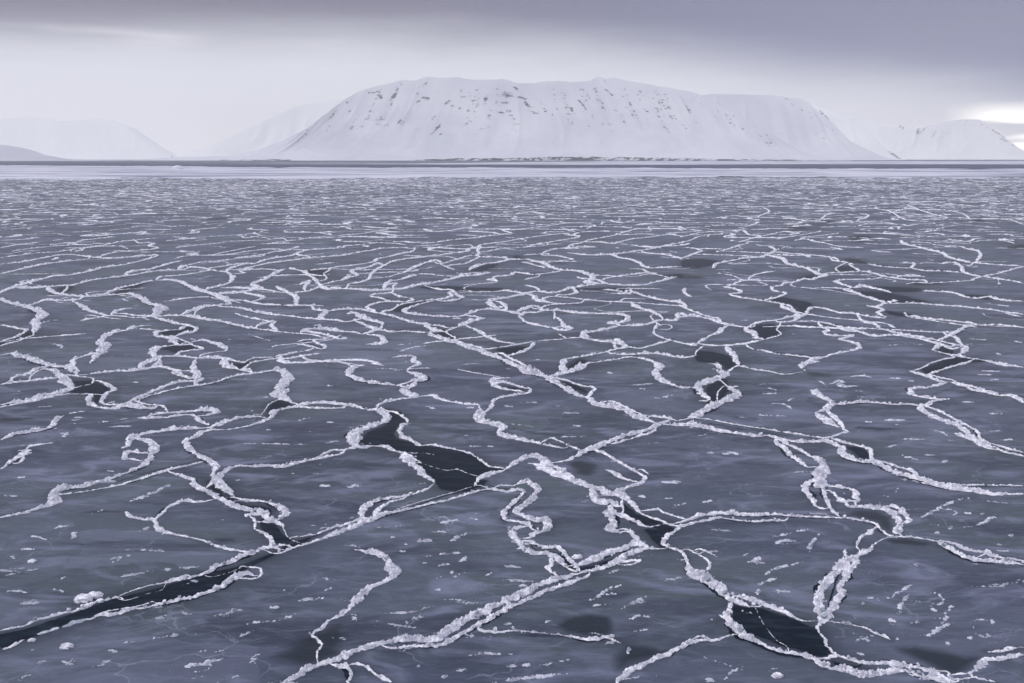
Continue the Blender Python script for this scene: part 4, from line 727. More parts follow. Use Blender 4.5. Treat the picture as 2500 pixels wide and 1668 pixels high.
PATCH_DATA = [
('long straight dusty snow patch before the great thick diagonal ridge', '-47,1783,4 -7,1789,9 21,1800,13 64,1803,10 93,1811,5 118,1811,4'),
('long straight dusty snow patch beside the question-mark ridge', '-603,2008,4 -573,2029,5 -534,2039,6 -505,2050,8 -479,2078,12 -442,2089,12'),
('medium-length straight dusty snow patch before the wide black lead', '-684,1822,9 -657,1837,9 -628,1848,9 -607,1863,9 -575,1875,9'),
('medium-length straight dusty snow patch before the straight crack', '-1140,2797,18 -1124,2835,22 -1106,2867,20 -1089,2894,16 -1076,2948,10 -1061,2983,6'),
('medium-length slightly curved dusty snow patch beyond the crossbar ridge', '1370,4294,12 1495,4440,22 1468,4337,30 1539,4337,26 1603,4351,10'),
('medium-length straight level dusty snow patch before the wide black lead', '-789,1959,10 -748,1965,10 -720,1975,10 -690,1988,10'),
('medium-length straight dusty snow patch beside the long grey pool', '1127,2648,10 1194,2712,10 1263,2778,10 1328,2828,10 1386,2861,10'),
('medium-length straight dusty snow patch before the great thick diagonal ridge', '-34,1834,8 -8,1845,8 27,1845,8 65,1854,8'),
('medium-length straight dusty snow patch beside the oval black pool', '866,1962,8 899,1982,9 929,2008,9 957,2029,9 988,2043,9'),
('medium-length straight dusty snow patch beside the broad frothy ridge', '579,2270,7 615,2287,7 657,2327,7 686,2340,7 721,2363,7 745,2381,7'),
('medium-length straight dusty snow patch before the short black slot', '171,2138,9 196,2161,9 224,2200,9 250,2224,10 272,2233,4'),
('short straight dusty snow patch beyond the feathery fan', '1458,4815,39 1526,4898,39 1574,4887,39'),
('medium-length straight slanting dusty snow patch beside the long grey pool', '692,2529,9 736,2555,9 781,2576,9 827,2598,10'),
('short straight dusty snow patch before the four-way crossing', '718,3286,23 759,3311,23 788,3286,23'),
('medium-length straight dusty snow patch beside the question-mark ridge', '-501,2138,9 -470,2149,9 -422,2161,9'),
('short straight dusty snow patch beside the serpentine double ridge', '-261,2508,18 -234,2508,18 -206,2498,18'),
('medium-length straight dusty snow patch beside the twin long dark pools', '3342,6955,30 3350,6884,30 3433,6746,29'),
('medium-length straight dusty snow patch beyond the v-shaped black pool', '2535,5565,22 2596,5519,22 2681,5474,21'),
('medium-length straight dusty snow patch beyond the open hook', '-1644,3694,9 -1599,3704,9 -1556,3737,9 -1512,3769,9 -1469,3792,9'),
('medium-length straight dusty snow patch beyond the dark crevice by the tent-shaped ridge', '457,2990,17 537,3005,17'),
('medium-length straight slanting dusty snow patch beside the broad frothy ridge', '861,2149,8 901,2184,8 943,2220,8 975,2241,8'),
('long straight dusty snow patch beside the lone c-shaped ridge', '-697,4695,8 -615,4712,8 -529,4695,8 -427,4722,8 -312,4695,8'),
('medium-length doubled-back dusty snow patch beside the broad frothy ridge', '937,2188,5 971,2188,5 993,2176,5 992,2142,5 961,2115,5 931,2123,5'),
('medium-length straight dusty snow patch beside the serpentine double ridge', '-204,2625,15 -169,2654,15 -141,2648,15'),
('medium-length straight level dusty snow patch before the great thick diagonal ridge', '-97,1884,5 -61,1893,5 -23,1890,5 10,1893,5'),
('medium-length straight dusty snow patch beyond the broad frothy ridge', '684,2473,12 720,2508,12 761,2503,12'),
('medium-length straight dusty snow patch before the crossbar ridge', '1440,3747,21 1535,3758,21'),
('medium-length straight dusty snow patch before the question-mark ridge', '-295,2061,7 -278,2078,7 -252,2078,5 -220,2086,4 -189,2108,2 -164,2123,2'),
('medium-length curved dusty snow patch beside the broad frothy ridge', '914,2064,7 935,2053,6 956,2057,7 984,2100,7 1017,2130,7'),
('medium-length straight level dusty snow patch beside the question-mark ridge', '-235,2391,6 -199,2410,6 -163,2419,6 -130,2424,6 -114,2414,6'),
('medium-length straight slanting dusty snow patch beside the serpentine double ridge', '-167,2493,13 -147,2534,13 -105,2576,7'),
('medium-length straight dusty snow patch before the narrow dark pool', '945,3837,13 985,3825,13 1040,3814,8 1117,3803,6'),
('medium-length straight upright dusty snow patch beside the broad frothy ridge', '858,2071,9 888,2123,9 916,2169,9 937,2188,9'),
('medium-length straight dusty snow patch beside the long grey pool and beside the frothy upright ridge', '1274,2614,11 1322,2648,11 1383,2700,11'),
('short curved dusty snow patch beside the wide black lead', '-520,1845,12 -527,1875,12 -516,1899,12'),
('medium-length straight dusty snow patch beside the big white boulder', '576,2216,8 604,2245,8 657,2275,8'),
('short straight dusty snow patch beside the slim dark slot', '1331,3286,16 1351,3260,16 1373,3219,16'),
('medium-length straight dusty snow patch beyond the white-shouldered ridge', '-4,4040,14 63,4035,14 117,4040,14'),
('medium-length straight dusty snow patch beyond the lone c-shaped ridge', '-603,5094,12 -562,5215,12 -492,5298,13 -408,5320,13'),
('short straight dusty snow patch beyond the dark crevice by the tent-shaped ridge', '462,2990,14 530,2990,14'),
('short straight dusty snow patch beside the forked dark pool', '-512,2928,16 -465,2976,17'),
('short slightly curved dusty snow patch beside the big white boulder', '589,2377,14 609,2368,13 635,2400,14'),
('short straight dusty snow patch before the broad frothy ridge', '819,2161,11 839,2153,10 851,2130,10'),
('medium-length straight dusty snow patch before the y-shaped ridge', '-1001,2434,5 -952,2443,5 -883,2429,5'),
('short straight level dusty snow patch beside the slim dark slot', '1405,3479,15 1443,3483,15 1480,3483,15'),
('medium-length slightly curved dusty snow patch beyond the broad frothy ridge', '761,2400,4 781,2468,9 801,2508,9 845,2576,4'),
('short straight level dusty snow patch beside the forked dark pool', '-514,2941,14 -465,2976,14'),
('short straight dusty snow patch beside the narrow dark pool', '630,4104,25 696,4170,25'),
('short straight dusty snow patch before the big white boulder', '253,2036,9 271,2057,9 297,2082,9'),
('medium-length doubled-back dusty snow patch before the wide black lead', '-635,1822,4 -612,1822,4 -603,1839,4 -611,1848,4 -634,1839,4'),
('medium-length slightly curved dusty snow patch beside the narrow dark pool', '1044,3991,11 1098,4015,11 1128,3991,11 1134,3906,11'),
('medium-length straight dusty snow patch before the oval black pool', '410,1783,5 434,1817,5 471,1851,5'),
('medium-length straight dusty snow patch beside the wide black lead', '-1200,2188,5 -1161,2192,5 -1114,2180,5'),
('medium-length straight slanting dusty snow patch beside the big white boulder', '240,2093,5 274,2130,5 319,2172,5'),
('short straight dusty snow patch beside the question-mark ridge', '-114,2410,12 -127,2372,11 -144,2354,11'),
('medium-length straight dusty snow patch beside the winding crack', '-1567,5733,10 -1440,5565,10 -1275,5385,10'),
('short slightly curved dusty snow patch beside the dark wedge of water', '-2551,5363,20 -2478,5341,20 -2390,5215,19'),
('medium-length straight dusty snow patch beside the white-shouldered ridge', '140,3502,7 204,3512,7 278,3512,7'),
('short straight dusty snow patch beside the white-shouldered ridge', '194,3860,13 280,3848,13'),
('short straight dusty snow patch beside the v-shaped black pool', '1744,4486,27 1810,4517,27'),
('medium-length doubled-back dusty snow patch beside the long grey pool', '1223,2741,6 1267,2747,6 1275,2717,6 1237,2688,6'),
('short straight dusty snow patch beside the oval black pool', '866,2026,10 888,2032,10 899,2029,10'),
('short straight level dusty snow patch beside the question-mark ridge', '-190,2336,9 -166,2349,9 -147,2345,9'),
('short straight dusty snow patch before the fat white elbow', '-1281,2438,9 -1263,2448,9 -1238,2450,9'),
('short straight dusty snow patch before the straight crack', '-1091,2914,11 -1059,2976,11'),
('long straight dusty snow patch beside the open hook', '-977,3427,3 -840,3418,3 -688,3409,3'),
('medium-length straight dusty snow patch beside the v-shaped black pool', '2008,5298,10 2103,5341,10 2224,5385,10'),
('short winding dusty snow patch before the question-mark ridge', '-361,2068,12 -351,2071,12 -346,2036,12'),
('medium-length straight level dusty snow patch beside the v-shaped black pool', '2148,4580,10 2277,4564,10'),
('medium-length winding dusty snow patch beside the broad frothy ridge', '1007,2043,5 1041,2046,5 1055,2036,5 1039,2015,5'),
('short straight dusty snow patch before the short black slot', '211,2176,8 235,2180,8 251,2172,8'),
('short straight dusty snow patch beside the slim dark slot and beside the crossbar ridge', '1760,3474,13 1823,3474,13'),
('short doubled-back dusty snow patch beside the open hook', '-1670,3541,17 -1652,3561,17 -1633,3493,16'),
('medium-length straight dusty snow patch beside the v-shaped black pool and beside the crossbar ridge', '2206,4661,9 2351,4645,9'),
('short straight dusty snow patch between the question-mark ridge and the wide black lead', '-551,2108,10 -521,2108,10'),
('short straight slanting dusty snow patch beside the oval black pool', '707,1902,9 724,1881,9'),
('medium-length straight dusty snow patch beside the crossbar ridge', '1888,3848,10 1980,3848,10'),
('short straight dusty snow patch beyond the white-shouldered ridge', '-45,3978,14 20,3954,14'),
('short doubled-back dusty snow patch beside the y-shaped ridge', '-1190,2539,11 -1188,2566,11 -1171,2513,11'),
('short straight level dusty snow patch beside the v-shaped black pool', '2509,5094,27 2547,5063,27'),
('medium-length straight level dusty snow patch beside the long grey pool', '1249,2468,5 1262,2438,5 1307,2438,5'),
('short straight dusty snow patch beyond the fat white elbow', '-1577,3034,14 -1547,3048,15'),
('short straight dusty snow patch beside the big white boulder', '563,2176,12 589,2200,13'),
('short straight level dusty snow patch before the fat white elbow', '-1266,2590,7 -1244,2609,7 -1221,2620,7'),
('medium-length straight dusty snow patch before the fat white elbow', '-1313,2544,6 -1273,2534,6 -1234,2508,6'),
('short straight dusty snow patch beside the lone c-shaped ridge', '-843,4351,16 -773,4322,15'),
('short straight dusty snow patch beyond the black mouth of the narrow crack', '-603,2962,11 -556,2955,11'),
('short straight dusty snow patch between the slim dark slot and the v-shaped black pool', '1405,3286,9 1470,3286,9'),
('short straight dusty snow patch beside the wide black lead', '-1099,2212,6 -1069,2200,6 -1038,2184,6'),
('medium-length straight dusty snow patch before the dark winding pool', '-1712,3895,9 -1755,3860,9 -1780,3837,8'),
('short straight dusty snow patch beside the knee-shaped ridge', '-2913,6073,14 -2889,6157,14 -2838,6185,14'),
('short straight level dusty snow patch beyond the dark crevice by the tent-shaped ridge', '378,2867,14 407,2854,14'),
('short straight slanting dusty snow patch beside the question-mark ridge', '-468,2275,8 -428,2249,8'),
('short straight slanting dusty snow patch beside the slim dark slot', '1560,3601,8 1595,3580,8 1593,3502,8'),
('short straight dusty snow patch beside the frothy upright ridge', '712,2969,10 760,2983,10'),
('short straight level dusty snow patch beyond the white-shouldered ridge', '-200,3954,13 -139,3930,13'),
('medium-length straight dusty snow patch beside the great thick diagonal ridge', '172,2108,4 206,2123,4 230,2123,4'),
('medium-length straight level dusty snow patch beside the serpentine double ridge', '-228,2571,5 -188,2571,5 -160,2560,5'),
('short straight upright dusty snow patch beside the oval black pool', '827,2022,15 840,2053,15'),
('short thin slanting dusty snow patch between the slim dark slot and the v-shaped black pool', '1308,3373,9 1381,3418,10'),
('medium-length straight dusty snow patch beside the narrow dark pool', '1067,4184,8 1171,4197,8'),
('short curved dusty snow patch beside the great thick diagonal ridge', '236,1890,7 245,1917,7 238,1930,7'),
('short straight dusty snow patch beside the broad frothy ridge', '932,2022,8 969,2064,8'),
('short straight dusty snow patch beyond the great thick diagonal ridge', '8,2216,8 39,2229,8'),
('short straight slanting dusty snow patch beside the serpentine double ridge', '-122,2682,11 -92,2659,11'),
('short straight dusty snow patch before the great thick diagonal ridge', '-141,1797,9 -125,1808,9'),
('short straight slanting dusty snow patch beside the v-shaped black pool', '2795,5474,19 2815,5385,18'),
('short straight dusty snow patch beyond the question-mark ridge', '-448,2473,5 -418,2473,5 -388,2453,5'),
('short straight slanting dusty snow patch beside the wide black lead', '-586,1959,4 -572,1975,4 -553,1998,4'),
('short straight level dusty snow patch beside the oval black pool', '254,1988,4 302,2002,4'),
('short straight slanting dusty snow patch beside the narrow dark pool', '1121,4322,12 1139,4294,12 1163,4238,12'),
('short straight dusty snow patch beside the dark crevice by the tent-shaped ridge', '432,2848,6 488,2841,6'),
('short straight dusty snow patch beyond the crossbar ridge', '1474,4238,9 1556,4238,9'),
('short doubled-back dusty snow patch before the y-shaped ridge', '-1014,2354,5 -999,2372,5 -997,2395,5 -1018,2410,5'),
('short straight dusty snow patch beyond the broad white knot', '-2659,8296,13 -2618,8525,13 -2588,8634,13'),
('short straight dusty snow patch beside the crossbar ridge', '1767,3590,9 1827,3590,9'),
('short straight dusty snow patch before the crossbar ridge', '1439,3683,9 1500,3683,9'),
('short straight slanting dusty snow patch beside the broad frothy ridge', '940,2089,13 959,2108,13'),
('short straight level dusty snow patch beside the dark crevice by the tent-shaped ridge', '560,2809,9 599,2822,9'),
('short straight dusty snow patch beside the long grey pool', '1333,2539,9 1369,2555,9'),
('short straight level dusty snow patch beyond the question-mark ridge', '-300,2438,9 -272,2429,9'),
('short straight dusty snow patch beside the four-way crossing', '229,3673,15 261,3652,15'),
('short straight dusty snow patch before the wide black lead', '-829,1936,3 -788,1949,3'),
('short straight dusty snow patch beyond the square dark pool', '1413,6157,15 1502,6185,15'),
('short straight dusty snow patch beside the open hook', '-1746,3625,11 -1705,3631,11'),
('medium-length straight level dusty snow patch beyond the lone c-shaped ridge', '-644,5320,7 -516,5385,7'),
('medium-length straight level dusty snow patch beside the oval black pool', '706,2039,2 738,2029,2 761,2015,2'),
('short straight level dusty snow patch before the crossbar ridge', '1354,3726,10 1395,3715,10'),
('short straight dusty snow patch before the tall frothy column', '-725,3715,10 -680,3715,10'),
('short straight slanting dusty snow patch before the wide black lead', '-657,1893,4 -629,1908,4'),
('short straight dusty snow patch beside the oval floe', '-1213,5964,17 -1162,6018,17'),
('short straight dusty snow patch beside the great thick diagonal ridge', '68,2029,5 94,2050,5'),
('short doubled-back dusty snow patch beside the question-mark ridge', '-559,2212,4 -536,2204,4 -546,2184,4'),
('short straight dusty snow patch beyond the lone c-shaped ridge', '-845,4869,10 -772,4815,10'),
('short straight level dusty snow patch before the great thick diagonal ridge', '-21,2022,5 4,2029,5'),
('short straight level dusty snow patch beside the crossbar ridge', '1869,4040,7 1938,4033,7'),
('short straight level dusty snow patch beside the white-shouldered ridge', '-366,3954,8 -308,3978,8'),
('short straight level dusty snow patch beside the long grey pool', '1139,2560,7 1169,2566,7'),
('short straight dusty snow patch beyond the four-way crossing', '589,4117,11 630,4104,11'),
('short straight dusty snow patch beside the lone frost-rimmed opening', '451,4628,21 476,4596,21'),
('short straight dusty snow patch between the wide black lead and the question-mark ridge', '-619,1896,3 -591,1911,3'),
('short straight slanting dusty snow patch beyond the great thick diagonal ridge', '-73,2275,5 -41,2305,5'),
('short straight dusty snow patch beside the oval black pool and before the broad frothy ridge', '962,1955,8 980,1968,9'),
('short straight dusty snow patch beside the v-shaped black pool and beside the crossbar ridge', '2172,4455,7 2252,4470,7'),
('short straight dusty snow patch beside the long grey pool and beside the frothy upright ridge', '1293,2712,10 1317,2717,10'),
('short straight dusty snow patch before the broad white knot', '-2369,6302,16 -2261,6157,15'),
('short straight dusty snow patch before the wide black lead and before the y-shaped ridge', '-959,1851,4 -938,1863,4'),
('short straight dusty snow patch beside the straight crack', '-1328,3116,8 -1289,3101,8'),
('short straight dusty snow patch beside the slim dark slot and beside the frothy upright ridge', '1427,3195,9 1470,3227,9'),
('short straight level dusty snow patch before the tall frothy column', '-942,3601,6 -890,3611,6'),
('short straight slanting dusty snow patch beside the white-shouldered ridge', '-356,3978,9 -310,3918,9'),
('thin straight dusty snow patch beside the question-mark ridge, facing the great thick diagonal ridge', '-445,2192,4 -419,2220,4'),
('short straight dusty snow patch beyond the long grey pool', '1125,2874,14 1130,2854,14'),
('short straight dusty snow patch beside the long grey pool and beyond the broad frothy ridge', '1160,2631,5 1188,2620,5'),
('thin straight dusty snow patch beside the oval black pool, facing the big white boulder', '805,1955,4 831,1959,4'),
('short straight level dusty snow patch beside the dark crevice by the tent-shaped ridge, smaller one', '470,2784,6 500,2784,6'),
('short straight level dusty snow patch beside the open hook', '-1728,3694,4 -1650,3694,4'),
('short straight dusty snow patch between the forked dark pool and the white-shouldered ridge', '-157,3391,5 -101,3391,5'),
('short straight dusty snow patch beside the broad frothy ridge and beside the oval black pool', '998,2015,10 1004,2008,10'),
('short straight dusty snow patch beyond the winding crack', '-1828,5542,10 -1743,5451,10'),
('short thin slanting dusty snow patch between the wide black lead and the question-mark ridge', '-683,1975,3 -663,1992,3'),
('short straight dusty snow patch beside the long grey pool and beside the broad frothy ridge', '1273,2478,7 1292,2478,7'),
('short straight dusty snow patch between the question-mark ridge and the serpentine double ridge', '-230,2358,6 -210,2358,6'),
('short straight dusty snow patch before the bracket-shaped ridge', '555,4294,8 596,4266,8'),
('short straight level dusty snow patch before the big white boulder', '285,2064,4 310,2057,4'),
('short straight dusty snow patch before the white-shouldered ridge', '-90,3391,8 -59,3382,8'),
('short straight dusty snow patch beside the dark winding pool', '-1730,4410,10 -1691,4410,10'),
('short straight dusty snow patch between the narrow dark pool and the feathery fan', '1151,4053,8 1209,4130,8'),
('short straight level dusty snow patch before the broad frothy ridge', '798,2130,9 807,2126,9'),
('short thin level dusty snow patch between the question-mark ridge and the serpentine double ridge', '-329,2529,6 -310,2534,6'),
('short straight dusty snow patch between the open hook and the fat white elbow', '-1603,3436,16 -1586,3427,16'),
('short straight dusty snow patch between the question-mark ridge and the great thick diagonal ridge', '-188,2266,5 -168,2279,5'),
('short straight dusty snow patch before the feathery fan', '1404,4470,7 1408,4351,7'),
('short slanting dusty snow patch beside the oval black pool, facing the big white boulder', '908,1930,8 919,1943,8'),
('thin straight dusty snow patch beyond the question-mark ridge, facing the short black slot', '-285,2483,7 -270,2478,7'),
('short straight dusty snow patch beyond the wide black lead', '-1091,2258,4 -1082,2283,4'),
('short straight dusty snow patch before the lone c-shaped ridge', '-568,4091,9 -539,4104,9'),
('short straight dusty snow patch between the oval black pool and the great thick diagonal ridge', '280,1800,6 290,1811,6'),
('short straight level dusty snow patch beside the wide black lead', '-1001,1908,3 -984,1909,3'),
('short straight dusty snow patch beside the winding crack', '-1610,5496,9 -1561,5496,9'),
('short straight dusty snow patch beside the long hairpin ridge', '-3730,8296,13 -3722,8420,13'),
('short straight dusty snow patch before the v-shaped black pool', '1807,4440,9 1840,4440,9'),
('short thin level dusty snow patch between the question-mark ridge and the great thick diagonal ridge', '-183,2200,4 -166,2200,4'),
('short thin slanting dusty snow patch between the question-mark ridge and the great thick diagonal ridge', '-151,2292,8 -145,2309,8'),
('short straight slanting dusty snow patch before the great thick diagonal ridge', '-190,1839,5 -183,1848,5'),
('short straight level dusty snow patch beside the straight crack', '-874,3012,7 -857,3019,7'),
('short straight dusty snow patch between the tall frothy column and the double-stranded ridge', '-1053,3883,8 -1039,3895,8')]
